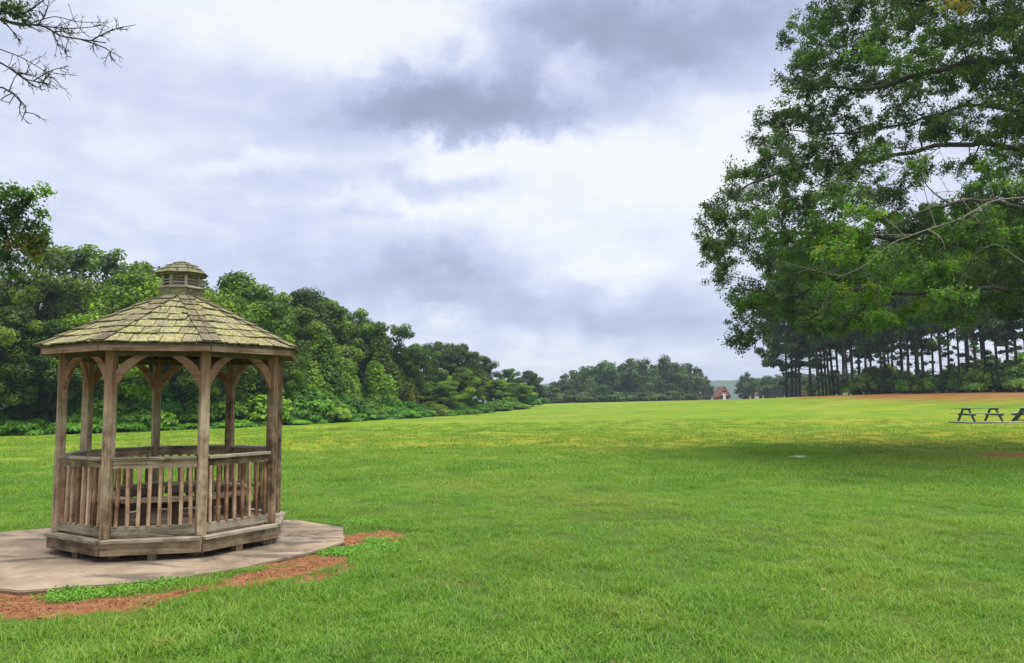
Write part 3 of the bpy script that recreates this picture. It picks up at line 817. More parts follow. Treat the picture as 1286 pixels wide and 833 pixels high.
# ------------------------------------------------------------------ tree generators
def unit(v): return v/np.maximum(np.linalg.norm(v, axis=-1, keepdims=True), 1e-9)
def leaves_mesh(name, P, N, L, Wd, tint, mat, rs):
    """one folded-free rhombus per leaf: P centres, N facing, L lengths, Wd widths"""
    n = len(P); N = unit(N)
    h = unit(np.cross(N, unit(rs.normal(size=(n, 3)))))
    b = np.cross(N, h)
    L = L[:, None]/2; Wd = Wd[:, None]/2
    V_ = np.stack([P - h*L, P + b*Wd + h*L*.1, P + h*L, P - b*Wd + h*L*.1], 1).reshape(-1, 3)
    F_ = np.arange(4*n).reshape(n, 4)
    return mesh_np(name, V_, F_, mat, False, {'tint': np.repeat(np.clip(tint, 0, 1), 4)})
def tubes_mesh(name, paths, mat, sides=5):
    """paths: list of (points (n,3), radii (n,))"""
    VV, FF, base = [], [], 0
    for pts, rr in paths:
        pts = np.asarray(pts, float); rr = np.asarray(rr, float); n = len(pts)
        s_ = sides if rr[0] > .02 else 3
        tg = np.gradient(pts, axis=0); tg = unit(tg)
        ref = np.array([0, 0, 1.0]) if abs(tg[:, 2]).mean() < .8 else np.array([1.0, 0, 0])
        a = unit(np.cross(tg, ref)); b = np.cross(tg, a)
        th = np.arange(s_)/s_*2*PI
        ringv = pts[:, None] + rr[:, None, None]*(a[:, None]*np.cos(th)[None, :, None] + b[:, None]*np.sin(th)[None, :, None])
        VV.append(ringv.reshape(-1, 3))
        i = np.arange(n - 1)[:, None]*s_; j = np.arange(s_)[None]
        q = np.stack([i + j, i + (j + 1) % s_, i + s_ + (j + 1) % s_, i + s_ + j], -1).reshape(-1, 4) + base
        FF.append(q); base += n*s_
    return mesh_np(name, np.vstack(VV), np.vstack(FF), mat, True)
def curve(p0, p1, n, rs, wob=.08, sag=0.0):
    p0, p1 = np.asarray(p0, float), np.asarray(p1, float)
    tt = np.linspace(0, 1, n)[:, None]; L = np.linalg.norm(p1 - p0)
    c = p0 + (p1 - p0)*tt + np.sin(tt*PI)*rs.normal(size=3)*wob*L
    c[:, 2] += (np.sin(tt[:, 0]*PI)*sag*L)
    return c

def clump_leaves(C, R, n, rs, flat=.75, up=.45, rnd=.8, shell=.4):
    d = unit(rs.normal(size=(n, 3)))
    r = R*(rs.uniform(0, 1, n)**shell)[:, None]
    P_ = C + d*r*np.array([1, 1, flat])
    N_ = d*.7 + np.array([0, 0, up]) + rs.normal(size=(n, 3))*rnd*.5
    return P_, N_

def broad_tree(name, seed, H, R, base, nclump, lpc, leaf, mat=None, squash=1.0, openness=0.0, top=.8, bark_=None, clr=.30):
    """deciduous tree: tapered trunk, limbs and a crown of leafy clumps"""
    rs = np.random.default_rng(seed); mat = mat or LEAF
    root = bpy.data.objects.new(name, None); link(root)
    zc = base + (H - base)*.5; rz_ = (H - base)*.5
    Pl, Nl, Tl, paths = [], [], [], []
    tr_top = base + (H - base)*.55
    trunk = curve((0, 0, -.3), (rs.normal()*.3, rs.normal()*.3, tr_top), 8, rs, .03)
    paths.append((trunk, np.linspace(.028*H, .010*H, 8)))
    for i in range(nclump):
        d = unit(rs.normal(size=3)); rr = rs.uniform(0, 1)**(.30)
        if openness and rs.uniform() < openness: rr = rs.uniform(.3, 1.15)
        c_ = np.array([d[0]*R*rr, d[1]*R*rr, zc + d[2]*rz_*rr*(1.0 if d[2] > 0 else .9)])
        # narrower toward the top and a little toward the skirt
        k_ = np.clip((c_[2] - base)/(H - base), 0, 1); fac = 1.0 - (1 - top)*k_**2
        c_[:2] *= fac
        rc = R*clr*rs.uniform(.65, 1.25)
        n_ = int(lpc*rs.uniform(.7, 1.3))
        p_, nrm_ = clump_leaves(c_, rc, n_, rs, .7*squash)
        Pl.append(p_); Nl.append(nrm_); Tl.append(np.full(n_, rs.uniform(.12, .80)) + rs.normal(size=n_)*.15)
        if i % 2 == 0:
            k0 = rs.integers(2, 7); st_ = trunk[k0]
            paths.append((curve(st_, c_, 5, rs, .08), np.linspace(.008*H, .0022*H, 5)))
    P_, N_, T_ = np.vstack(Pl), np.vstack(Nl), np.concatenate(Tl)
    n = len(P_)
    Lf = leaf*rs.uniform(.7, 1.35, n)
    mobj('trunk', tubes_mesh('trunk', paths, bark_ or TREEBARK, 6), root)
    mobj('crown', leaves_mesh('crown', P_, N_, Lf, Lf*.68, T_, mat, rs), root)
    return root

def pine_tree(name, seed, H, crown0, R, ntuft, npt, leaf, lean=0.0, tr=.0088):
    rs = np.random.default_rng(seed)
    root = bpy.data.objects.new(name, None); link(root)
    trunk = curve((0, 0, -.3), (lean*H + rs.normal()*.15, rs.normal()*.15, H*.97), 9, rs, .012)
    paths = [(trunk, np.linspace(tr*H, .003*H, 9))]
    Pl, Nl, Tl = [], [], []
    for i in range(ntuft):
        u = rs.uniform(0, 1)**.85; z = crown0 + (H - crown0)*u
        rad_ = R*(1.05 - .75*u)*rs.uniform(.25, 1.0)
        a = rs.uniform(0, 2*PI); tp = np.array([np.interp(z, trunk[:, 2], trunk[:, 0]), np.interp(z, trunk[:, 2], trunk[:, 1]), z - rs.uniform(0, .3)])
        if u < .35: rad_ *= .75
        c_ = tp + np.array([math.cos(a)*rad_, math.sin(a)*rad_, rs.uniform(-.1, .5)])
        paths.append((curve(tp, c_, 4, rs, .06), np.linspace(.045, .015, 4)))
        n_ = int(npt*rs.uniform(.7, 1.3)); rc = rs.uniform(.45, .9)
        p_, nrm_ = clump_leaves(c_, rc, n_, rs, .55, .5, .9, .5)
        Pl.append(p_); Nl.append(nrm_); Tl.append(np.full(n_, rs.uniform(.12, .82)) + rs.normal(size=n_)*.15)
    for i in range(14):     # thin low boughs under the crown
        z = rs.uniform(.10*H, crown0 + 1.0); a = rs.uniform(0, 2*PI); l_ = rs.uniform(.5, 1.9)
        tp = np.array([np.interp(z, trunk[:, 2], trunk[:, 0]), np.interp(z, trunk[:, 2], trunk[:, 1]), z])
        c_ = tp + np.array([math.cos(a)*l_, math.sin(a)*l_, rs.uniform(-.4, .4)])
        if rs.uniform() < (z/(crown0 + 1.0))**1.2:
            paths.append((curve(tp, c_, 4, rs, .08), np.linspace(.028, .008, 4)))
            n_ = int(npt*rs.uniform(.15, .6)); p_, nrm_ = clump_leaves(c_, rs.uniform(.3, .65), n_, rs, .6, .4, .9, .5)
            Pl.append(p_); Nl.append(nrm_); Tl.append(np.full(n_, rs.uniform(.1, .8)) + rs.normal(size=n_)*.15)
    for i in range(9):     # dead stubs on the bare stem
        z = rs.uniform(.12*H, crown0); a = rs.uniform(0, 2*PI)
        tp = np.array([np.interp(z, trunk[:, 2], trunk[:, 0]), np.interp(z, trunk[:, 2], trunk[:, 1]), z])
        l_ = rs.uniform(.4, 1.4)
        paths.append((curve(tp, tp + np.array([math.cos(a)*l_, math.sin(a)*l_, rs.uniform(-.2, .3)]), 4, rs, .08), np.linspace(.03, .008, 4)))
    P_, N_, T_ = np.vstack(Pl), np.vstack(Nl), np.concatenate(Tl); n = len(P_)
    Lf = leaf*rs.uniform(.7, 1.4, n)
    mobj('trunk', tubes_mesh('trunk', paths, PINEBARK, 7), root)
    mobj('crown', leaves_mesh('crown', P_, N_, Lf, Lf*.30, T_, NEEDLE, rs), root)
    return root

def mound(name, seed, R, H, nl, leaf, mat, nlump=14, spire=0.0):
    """vine-draped shrub: leaves laid over a heap of lumps, on woody stems"""
    rs = np.random.default_rng(seed)
    root = bpy.data.objects.new(name, None); link(root)
    Pl, Nl, Tl, paths = [], [], [], []
    for i in range(nlump):
        a = rs.uniform(0, 2*PI); q = math.sqrt(rs.uniform(0, 1)); x, y = math.cos(a)*R*q*.8, math.sin(a)*R*q*.8
        hz = H*(1 - .55*q**1.5)*rs.uniform(.6, 1.0)
        if spire and i < spire: x *= .35; y *= .35; hz = H*rs.uniform(.8, 1.1)
        rl_ = R*rs.uniform(.28, .5)
        n_ = nl//nlump
        d = unit(rs.normal(size=(n_, 3))); d[:, 2] = np.where(d[:, 2] < -.3, -d[:, 2], d[:, 2])
        zz_ = np.maximum(hz*.5, .2)
        rr = rs.uniform(.72, 1.06, n_)[:, None]
        p_ = np.array([x, y, hz*.5]) + d*rr*np.array([rl_, rl_, hz*.5])
        p_ += np.sin(p_*rs.uniform(2, 4) + rs.uniform(0, 6, 3))*.12*rl_
        p_[:, 2] = np.maximum(p_[:, 2], .03)
        Pl.append(p_); Nl.append(d*.9 + np.array([0, 0, .45]) + rs.normal(size=(n_, 3))*.4)
        Tl.append(np.full(n_, rs.uniform(.12, .80)) + rs.normal(size=n_)*.15)
        paths.append((curve((x*.3, y*.3, -.1), (x, y, hz*.85), 5, rs, .1), np.linspace(.05, .012, 5)))
    P_, N_, T_ = np.vstack(Pl), np.vstack(Nl), np.concatenate(Tl); n = len(P_)
    Lf = leaf*rs.uniform(.65, 1.4, n)
    mobj('stem', tubes_mesh('stem', paths, TREEBARK, 4), root)
    mobj('foliage', leaves_mesh('foliage', P_, N_, Lf, Lf*.75, T_, mat, rs), root)
    return root

def place(protos, used, px, d, scale, label, cat, group=None, color=None, rz=None, sink=0.05, x=None):
    """put a tree of one of the kinds at its own spot on the ground; the first use takes the original"""
    if x is None: x = (px - 643.0)/FPX*d
    z = gz(x, d) - sink
    rz = random.uniform(0, 2*PI) if rz is None else rz
    pr = protos
    if pr.name not in used:
        used.add(pr.name); r = pr
        r.location = (x, d, z); r.rotation_euler = (0, 0, rz); r.scale = scale if isinstance(scale, tuple) else (scale,)*3
        tag(r, label, cat, group)
        if color:
            for c in r.children:
                if c.name.startswith(('crown', 'foliage')): c.color = (*color, 1)
        return r
    return copy_tree(pr, (x, d, z), rz, scale, label, cat, group, color if color else (1, 1, 1))
USED = set()
def hs(px, top, d, H0):
    """scale that brings a tree of height H0 standing at distance d up to where its top was measured"""
    zt = at(px, top, d)[2]; x = (px - 643)/FPX*d
    return (zt - gz(x, d))/H0

# --- the wood on the left
BA = broad_tree('broadleaf_tree', 11, 10, 3.6, 1.6, 74, 400, .23, openness=.25, clr=.26)
BB = broad_tree('broadleaf_tree', 12, 10, 3.9, 1.2, 84, 370, .23, top=.7, openness=.22, clr=.25)
BC = broad_tree('broadleaf_tree', 13, 10, 3.3, 1.4, 70, 400, .22, top=.9, openness=.28, clr=.26)
BD = broad_tree('open_crowned_tree', 14, 10, 3.4, 2.2, 60, 170, .23, openness=.5, clr=.24)
MV1 = mound('vine_covered_shrub', 21, 2.6, 3.4, 15000, .22, VINE)
MV2 = mound('vine_covered_shrub', 22, 2.4, 3.6, 14000, .22, VINE, nlump=11)
MV3 = mound('vine_covered_shrub', 23, 3.0, 3.0, 15000, .22, VINE, nlump=18)
MVT = mound('vine_covered_tree', 24, 2.8, 7.0, 20000, .24, VINE, nlump=22, spire=4)
MVS = mound('vine_draped_snag', 25, 1.7, 8.5, 6500, .23, LEAF, nlump=13, spire=3)
WEED = mound('weed_clump', 26, 1.9, 1.0, 5200, .17, VINE, nlump=14)

TREES = [  # proto, px, top y, distance, colour, label
    (BD, 22, 300, 50, (.85, .80, .80), 'thin-leaved grey-green tree with reddish tinges above the weeds', None),
    (BD, 88, 312, 55, (.72, .85, .85), 'tall airy dark tree with sky showing through, beside the gazebo roof', None),
    (BD, 128, 318, 62, (.75, .95, .9), 'feathery-topped tree with gaps behind the roof\'s far slope', None),
    (BB, 160, 345, 53, (1.5, 1.75, .9), 'bright lime-green tree just above the gazebo\'s roof slope', None),
    (BA, 185, 330, 66, (.62, .80, .72), 'dark green tree rising behind the cupola', None),
    (BC, 222, 336, 68, (.7, .85, .72), 'dark green tree hidden mostly by the cupola', None),
    (BB, 296, 347, 62, (1.25, 1.6, .85), 'bright green tree rising above the roof\'s lower slope next to the cupola', None),
    (BC, 268, 362, 56, (1.0, 1.2, .8), 'mid-green tree close behind the gazebo roof', None),
    (BA, 340, 366, 68, (.72, .90, .78), 'dark green broadleaf tree at the back of the vine-draped wood', 'w'),
    (BB, 376, 364, 74, (.68, .86, .74), 'dark green broadleaf tree at the back of the vine-draped wood', 'w'),
    (BC, 408, 374, 76, (.70, .88, .74), 'dark green broadleaf tree at the back of the vine-draped wood', 'w'),
    (BA, 436, 386, 80, (.66, .84, .74), 'dark green broadleaf tree at the back of the vine-draped wood', 'w'),
    (BB, 345, 420, 60, (.75, .95, .7), 'dark rounded tree standing among the vine heaps beyond the gazebo', None),
    (BC, 60, 400, 49, (.70, .90, .65), 'dark tree with low branches over the weed bank', None),
    (BA, 0, 380, 47, (.65, .85, .62), 'dark bushy tree at the open end of the wood', None),
    (BB, -70, 330, 52, (.7, .9, .7), 'dark green broadleaf tree at the back of the vine-draped wood', 'w'),
    (BC, -150, 340, 50, (.7, .9, .7), 'dark green broadleaf tree at the back of the vine-draped wood', 'w'),
    (BC, 245, 420, 54, (.8, 1.05, .7), 'green tree seen between the gazebo posts, over the vines', None),
    (BA, 150, 430, 53, (.75, 1.0, .65), 'shadowy green tree standing over the vines behind the posts', None),
    (BD, 500, 412, 84, (.62, .78, .72), 'ragged dark tree beside the bare-topped vine snag', None),
    (BB, 455, 402, 82, (.62, .80, .72), 'dark green tree next to the vine snag', None),
    (BA, 530, 430, 106, (.55, .72, .68), 'rounded bluish-green tree on the far shoulder of the wood', 'r'),
    (BC, 556, 428, 112, (.55, .72, .68), 'rounded bluish-green tree on the far shoulder of the wood', 'r'),
    (BB, 584, 433, 114, (.52, .70, .66), 'rounded bluish-green tree on the far shoulder of the wood', 'r'),
    (BA, 606, 446, 118, (.52, .70, .66), 'rounded bluish-green tree on the far shoulder of the wood', 'r'),
    (BC, 640, 462, 140, (.50, .70, .66), 'rounded bluish-green tree where the wood meets the far trees', None),
    (BB, 662, 466, 150, (.50, .70, .68), 'low bluish tree beside the gap in the far tree line', None),
    (BB, 504, 446, 84, (.75, .95, .75), 'dark tree filling the gap beside the column of vines', None),
    (BC, 470, 440, 80, (.7, .9, .7), 'dark tree close behind the vine snag', None),
    (BB, 578, 462, 92, (1.35, 1.65, .8), 'bright lime-green tree among the vines on the slope edge', None),
    (BA, 545, 478, 86, (.95, 1.15, .7), 'green bushy tree below the lime-green one', None),
    (BC, 622, 476, 108, (1.0, 1.2, .7), 'mid-green tree near the crest of the field', None),
    (BA, 648, 480, 118, (.9, 1.15, .7), 'small green tree on the crest of the field', None),
]
GRP = {'w': 'trees at the back of the wood', 'r': 'bluish trees on the shoulder of the wood'}
for (pr, px, top, d, colr, lab, g_) in TREES:
    s_ = hs(px, top, d, 10.0)
    wide = max(s_, .75)*random.uniform(.85, 1.15); q_ = random.uniform(.85, 1.25); colr = (colr[0]*q_*random.uniform(.95, 1.25), colr[1]*q_, colr[2]*q_*.9)
    place(pr, USED, px, d, (wide, wide, s_), lab, 'tree', GRP.get(g_), colr)
# vines along the edge of the field
edge = [(-260, 43), (-100, 44.5), (0, 46.5), (100, 48.5), (200, 50.5), (350, 57.5), (430, 64), (500, 72), (590, 88), (640, 102), (680, 122)]
def edge_d(px): return float(np.interp(px, [e[0] for e in edge], [e[1] for e in edge]))
VL2 = 'leafy green vine heap behind the gazebo, at the foot of the wood'
VL = 'low heap of leafy green vines along the edge of the mown field'
for i, (px, top, off, pr) in enumerate([
    (-110, 470, 3, MV1), (-40, 480, 2.5, MV2), (20, 492, 3.5, MV3), (62, 470, 4.5, MV2), (112, 478, 3.5, MV1), (158, 470, 3.0, MV3), (205, 462, 3.5, MV2), (252, 470, 3, MV1),
    (300, 465, 3, MV3), (335, 478, 3, MV2), (372, 470, 3, MV1), (402, 482, 2.6, MV3), (432, 488, 2.4, MV2), (462, 492, 2.6, MV1), (492, 498, 2.4, MV3),
    (518, 500, 2.2, MV2), (546, 498, 2.4, MV1), (572, 502, 2, MV3), (596, 498, 2.5, MV2), (618, 497, 2.5, MV1), (640, 496, 3, MV3), (664, 492, 3, MV2)]):
    d = edge_d(px) + off; s_ = hs(px, top, d, 3.4); sw = max(.85, min(1.3, s_*1.1))
    place(pr, USED, px, d, (sw, sw, s_), VL if px > 345 else VL2, 'shrub', 'vine heaps along the field edge' if px > 345 else 'vine heaps behind the gazebo', (random.uniform(.85, 1.5), random.uniform(.9, 1.35), random.uniform(.6, .9)))
for (px, top, off, pr, H0, lab) in [
    (98, 432, 6, MVT, 7, 'tree smothered in hanging vines rising straight out of the bright weeds'),
    (232, 436, 7, MVT, 7, 'tall vine-smothered tree seen through the middle of the gazebo'),
    (180, 452, 6, MVT, 7, 'vine-smothered tree seen between the gazebo\'s inner posts'),
    (404, 418, 7, MVT, 7, 'tall vine-smothered tree just clear of the gazebo roof'),
    (432, 448, 6, MVT, 7, 'vine-smothered tree below the darker wood, a little beyond the gazebo'),
    (380, 440, 5, MVT, 7, 'vine-smothered tree crowding the gazebo\'s roof edge'),
    (478, 404, 9, MVS, 8.5, 'narrow vine-draped snag poking above the wood'),
    (474, 452, 6, MVT, 7, 'rounded vine-covered tree at the foot of the snag'),
    (516, 470, 6, MVS, 8.5, 'column of vines on a short dead trunk')]:
    d = edge_d(px) + off; s_ = hs(px, top, d, H0); sw = min(1.2, max(.7, s_*1.0))
    place(pr, USED, px, d, (sw, sw, s_), lab, 'tree', None, (random.uniform(.95, 1.4), random.uniform(.85, 1.2), random.uniform(.5, .7)))
WL = 'knee-high bright green weeds edging the mown grass'
for px in range(-120, 380, 34):
    d = edge_d(px) + .6 + random.uniform(-.3, .6); s_ = (1.25 if px < 160 else .75)*random.uniform(.8, 1.15)
    place(WEED, USED, px, d, (1, 1, s_), WL, 'weeds', 'weed clumps along the mown edge', (1.25, 1.35, .85))
for px in range(385, 660, 24):
    d = edge_d(px) + 1.0; place(WEED, USED, px, d, (1, 1, random.uniform(.7, 1.2)), 'low dull green weeds at the foot of the vine heaps beyond the gazebo', 'weeds', 'weed clumps under the vine heaps', (.9, 1.05, .75))

# --- far trees beyond the crest
FA = broad_tree('far_tree', 31, 12, 5.6, -.4, 70, 110, .60, top=.85)
FB = broad_tree('far_tree', 32, 12, 5.2, -.4, 66, 115, .58, top=.75)
FC = broad_tree('far_tree', 33, 12, 6.2, -.4, 80, 105, .60, top=.9)
FL = 'rounded dark blue-green tree in the belt beyond the crest of the field'
FL2 = 'hazy far tree between the brick house and the pine trunks or behind them'
for i, (px, top, d) in enumerate([(684, 482, 190), (704, 476, 205), (724, 464, 215), (752, 450, 225), (780, 462, 232), (800, 449, 226), (818, 455, 238), (836, 448, 228), (858, 455, 232), (872, 464, 238), (886, 473, 262),
                                  (740, 468, 245), (768, 458, 250), (936, 468, 238), (952, 474, 225), (972, 468, 235), (990, 470, 215), (1010, 468, 240), (1040, 462, 225), (1070, 464, 250), (1100, 458, 230), (1130, 462, 250),
                                  (1165, 464, 240), (1200, 460, 260), (1240, 464, 250), (1290, 460, 245), (1340, 460, 250)]):
    pr = (FA, FB, FC)[i % 3]
    s_ = hs(px, top, d, 12.2); sw = max(.75, min(1.15, s_))*random.uniform(.9, 1.1)
    if px in (872, 936): sw = .6
    if px == 886: sw = .5
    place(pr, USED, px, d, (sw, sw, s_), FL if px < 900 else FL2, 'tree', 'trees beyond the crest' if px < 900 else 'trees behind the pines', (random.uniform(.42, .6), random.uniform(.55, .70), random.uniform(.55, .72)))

HB = mound('far_bush', 35, 5.0, 3.2, 5200, .55, LEAF, nlump=12)
for i, px in enumerate(range(662, 862, 14)):
    d = 172 + (i*37) % 26
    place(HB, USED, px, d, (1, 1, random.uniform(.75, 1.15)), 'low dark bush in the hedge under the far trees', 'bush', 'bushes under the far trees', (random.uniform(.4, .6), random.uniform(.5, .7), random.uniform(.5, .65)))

# --- pine grove on the right
P1 = pine_tree('pine_tree', 41, 16, 6.4, 2.6, 72, 130, .44)
P2 = pine_tree('pine_tree', 42, 16, 7.0, 2.5, 68, 130, .44, lean=-.02)
P3 = pine_tree('pine_tree', 43, 16, 4.8, 2.8, 84, 130, .44)
P4 = pine_tree('pine_tree', 44, 16, 5.6, 2.6, 74, 130, .44, lean=-.06)
P5 = pine_tree('pine_tree', 45, 16, 3.4, 4.6, 120, 130, .44)
PLAB = 'tall straight dark-trunked pine in the grove behind the straw bank'
PEND = 'pine with wide low boughs at the field end of the grove, by the yellow barrier'
PDEEP = 'slender pine deep inside the grove behind the front trunks'
PLEAN = 'pine with a trunk leaning toward the open field in the grove'
rs_p = random.Random(5)
def pine_d(px): return float(np.interp(px, [955, 1000, 1100, 1200, 1286, 1420, 1800], [128, 106, 91, 80, 75, 70, 66]))
front = [(986, 2), (993, 5), (998, 1), (1003, 6), (1016, 2), (1027, 1), (1032, 4), (1036, 7), (1041, 1.5), (1046, 5), (1052, 8), (1058, 3), (1064, 1), (1071, 5), (1078, 9), (1086, 4), (1092, 7), (1105, 3), (1112, 6), (1120, 2.5),
         (1131, 7), (1139, 4), (1152, 3), (1160, 8), (1170, 5), (1182, 3), (1190, 7), (1203, 4), (1214, 6), (1226, 3), (1238, 6), (1252, 4), (1264, 7), (1278, 4), (1290, 6), (1310, 4), (1335, 6), (1365, 4), (1400, 6)]
for i, (px, off) in enumerate(front):
    d = pine_d(px) + off; lean = px in (1041, 1046, 1064, 1071)
    pr = P4 if lean else (P1, P2, P3)[rs_p.randrange(3)]
    if px < 1012: pr = P5 if px in (986, 998) else P3
    top = np.interp(px, [980, 1030, 1100, 1180, 1286, 1400], [325, 310, 300, 275, 250, 240]) + rs_p.uniform(-25, 45)
    s_ = hs(px, top, d, 16.0); sw = s_*rs_p.uniform(.85, 1.1)
    place(pr, USED, px, d, (sw, sw, s_), PLEAN if lean else (PEND if px < 1012 else PLAB), 'pine', 'leaning pines' if lean else ('pines at the end of the grove' if px < 1012 else 'pines of the grove'), (rs_p.uniform(.75, 1.2), rs_p.uniform(.85, 1.2), rs_p.uniform(.8, 1.1)), rz=0.0 if lean else None)
for i in range(24):
    px = rs_p.uniform(1010, 1430); d = pine_d(px) + rs_p.uniform(11, 38)
    top = np.interp(px, [980, 1030, 1100, 1180, 1286, 1400], [365, 335, 320, 300, 275, 260]) + rs_p.uniform(-10, 25)
    s_ = hs(px, top, d, 16.0)
    place((P1, P2)[i % 2], USED, px, d, (s_, s_, s_), PDEEP, 'pine', 'pines deep inside the grove', (rs_p.uniform(.7, 1.0), rs_p.uniform(.8, 1.05), rs_p.uniform(.8, 1.1)))
# understorey bushes
UB1 = mound('understorey_bush', 51, 1.9, 2.4, 8000, .24, LEAF)
UB2 = mound('understorey_bush', 52, 1.6, 2.6, 8000, .24, LEAF, nlump=9)
BL = 'dark green bush growing at the foot of the pines'
for i, (px, top, off) in enumerate([(1080, 478, 3), (1098, 462, 4), (1118, 470, 4), (1135, 480, 2), (1150, 484, 1.5), (1168, 478, 2), (1186, 474, 3), (1205, 470, 3), (1222, 466, 3), (1240, 462, 4), (1256, 456, 3), (1272, 452, 4), (1292, 450, 3), (1315, 455, 4), (1345, 455, 4), (1062, 489, 3),
                                    (1110, 450, 12), (1195, 456, 12), (1150, 462, 14), (1232, 445, 14), (1265, 435, 16), (1215, 450, 24), (1300, 430, 18), (1020, 478, 30), (1050, 472, 26)]):
    top -= 11 if off < 10 else 4; d = pine_d(px) + off; s_ = hs(px, top, d, 2.4); sw = max(.8, s_*.85)
    place((UB1, UB2)[i % 2], USED, px, d, (sw, sw, s_), BL if off < 10 else 'tall shrub standing among the inner trunks of the pine grove', 'bush', 'bushes under the pines' if off < 10 else 'shrubs inside the grove', (random.uniform(.8, 1.1), random.uniform(.95, 1.3), .8))

# --- the big oak reaching in from the right
def hero_tree(name, label, trunk_pts, trunk_r, limbs, blobs, leaf, twigs, lpt, mat, bmat, seed, twig_len=(.3, .65), dead=()):
    rs = np.random.default_rng(seed)
    root = thing(name, label, 'tree', tuple(trunk_pts[0]))
    o3 = np.asarray(trunk_pts[0], float)
    paths = [(np.asarray(trunk_pts) - o3, np.asarray(trunk_r))]
    nodes, nrad = [], []
    tp = np.asarray(trunk_pts, float)
    for i in range(len(tp) - 1):
        for u in np.linspace(0, 1, 6): nodes.append(tp[i]*(1 - u) + tp[i + 1]*u); nrad.append(trunk_r[i])
    for pts, r0, r1 in limbs:
        pts = np.asarray(pts, float); n = len(pts)
        # smooth the limb
        tt_ = np.linspace(0, n - 1, n*5); sm = np.stack([np.interp(tt_, np.arange(n), pts[:, k]) for k in range(3)], 1)
        sm[1:-1] = (sm[:-2] + 2*sm[1:-1] + sm[2:])/4; sm[1:-1] = (sm[:-2] + 2*sm[1:-1] + sm[2:])/4
        sm += rs.normal(size=sm.shape)*.03; rr = np.linspace(r0, r1, len(sm))
        paths.append((sm - o3, rr))
        nodes += list(sm); nrad += list(rr)
    nodes = np.array(nodes); nrad = np.array(nrad)
    Pl, Nl, Tl = [], [], []
    order = sorted(range(len(blobs)), key=lambda i: np.min(np.linalg.norm(nodes - blobs[i][0], axis=1)))
    for i in order:
        c_, R_, n_t, tint = blobs[i]; c_ = np.asarray(c_, float)
        dd = np.linalg.norm(nodes - c_, axis=1) + 0.0*nrad
        j = int(np.argmin(dd)); st_ = nodes[j]; L = dd[j]
        if L > .05:
            seg = curve(st_, c_, 6, rs, .10, -.05)
            r_s = min(nrad[j]*.6, .012 + .014*L); rr = np.linspace(r_s, .006, 6)
            paths.append((seg - o3, rr)); nodes = np.vstack([nodes, seg[2:]]); nrad = np.concatenate([nrad, rr[2:]])
        for q in range(n_t):
            d = unit(rs.normal(size=3)); d[2] = d[2]*.7 + .08
            e_ = c_ + d*R_*rs.uniform(.45, 1.05)
            paths.append((curve(c_, e_, 3, rs, .12) - o3, np.array([.007, .005, .003])))
            n_ = int(lpt*rs.uniform(.6, 1.4))
            if n_ > 0:
                tuft = rs.uniform(.10, .24)
                dl = unit(rs.normal(size=(n_, 3))); p_ = e_ - d*rs.uniform(0, .35, n_)[:, None]*R_ + dl*tuft*(rs.uniform(0, 1, n_)**.5)[:, None]
                Pl.append(p_ - o3); Nl.append(dl*.4 + np.array([0, 0, .6]) + rs.normal(size=(n_, 3))*.55)
                Tl.append(np.full(n_, tint + rs.normal()*.07) + rs.normal(size=n_)*.10)
    for (pts, r0, depth_) in dead:
        dpaths = []     # leafless side shoots
        pts = np.asarray(pts, float)
        def sprout(p, r_, lev):
            dpaths.append((p - o3, np.linspace(r_, max(r_*.35, .0034), len(p))))
            if lev == 0: return
            L = np.linalg.norm(p[-1] - p[0])
            for _ in range((rs.integers(6, 11) if seed == 6 else rs.integers(4, 8)) if lev > 1 else rs.integers(3, 6)):
                k_ = rs.integers(1, len(p) - 1) if len(p) > 2 else 1
                dirn = unit(p[min(k_ + 1, len(p) - 1)] - p[k_ - 1]); side = unit(rs.normal(size=3))*.75 + dirn*.75 + np.array([0, 0, .08])
                l_ = L*(rs.uniform(.18, .40) if seed == 6 else rs.uniform(.14, .34)); e_ = p[k_] + unit(side)*l_
                sprout(curve(p[k_], e_, 6, rs, .10, rs.uniform(-.12, .06)), max(r_*.55, .0032), lev - 1)
        n = len(pts); tt_ = np.linspace(0, n - 1, n*4); sm = np.stack([np.interp(tt_, np.arange(n), pts[:, k]) for k in range(3)], 1)
        sm[1:-1] = (sm[:-2] + 2*sm[1:-1] + sm[2:])/4
        sprout(sm, r0, depth_)
        mobj('dead_branch', tubes_mesh('dead_branch', dpaths, TWIG if seed != 5 else PALETWIG, 5), root)['label'] = 'bare leafless branch'
    P_, N_, T_ = np.vstack(Pl), np.vstack(Nl), np.concatenate(Tl); n = len(P_)
    Lf = leaf*rs.uniform(.7, 1.3, n)
    mobj('trunk', tubes_mesh('trunk', paths, bmat, 7), root)
    mobj('crown', leaves_mesh('crown', P_, N_, Lf, Lf*.46, T_, mat, rs), root)
    return root

rsO = np.random.default_rng(77)
OAK_POLY = [(1030, -160), (1026, 12), (994, 38), (982, 70), (988, 104), (970, 146), (960, 172), (944, 212), (910, 220), (886, 262), (884, 305), (884, 352), (908, 368), (930, 382), (915, 422), (922, 440), (945, 428),
            (985, 408), (1040, 418), (1100, 412), (1140, 400), (1180, 404), (1230, 396), (1286, 404), (1420, 395), (1420, -160)]
HOLES = [(1150, 225, 62, 42, .92), (1095, 135, 38, 26, .55), (1040, 165, 22, 26, .45), (1100, 190, 40, 20, .6), (1010, 235, 18, 14, .4), (945, 250, 16, 12, .35), (1125, 95, 30, 12, .35), (1205, 130, 40, 22, .45), (965, 330, 14, 12, .3), (1000, 345, 14, 10, .3)]
def hole_p(px, py):
    p = 0.0
    for hx, hy, sx, sy, a in HOLES: p = max(p, a*math.exp(-.5*(((px - hx)/sx)**4 + ((py - hy)/sy)**4)))
    return p
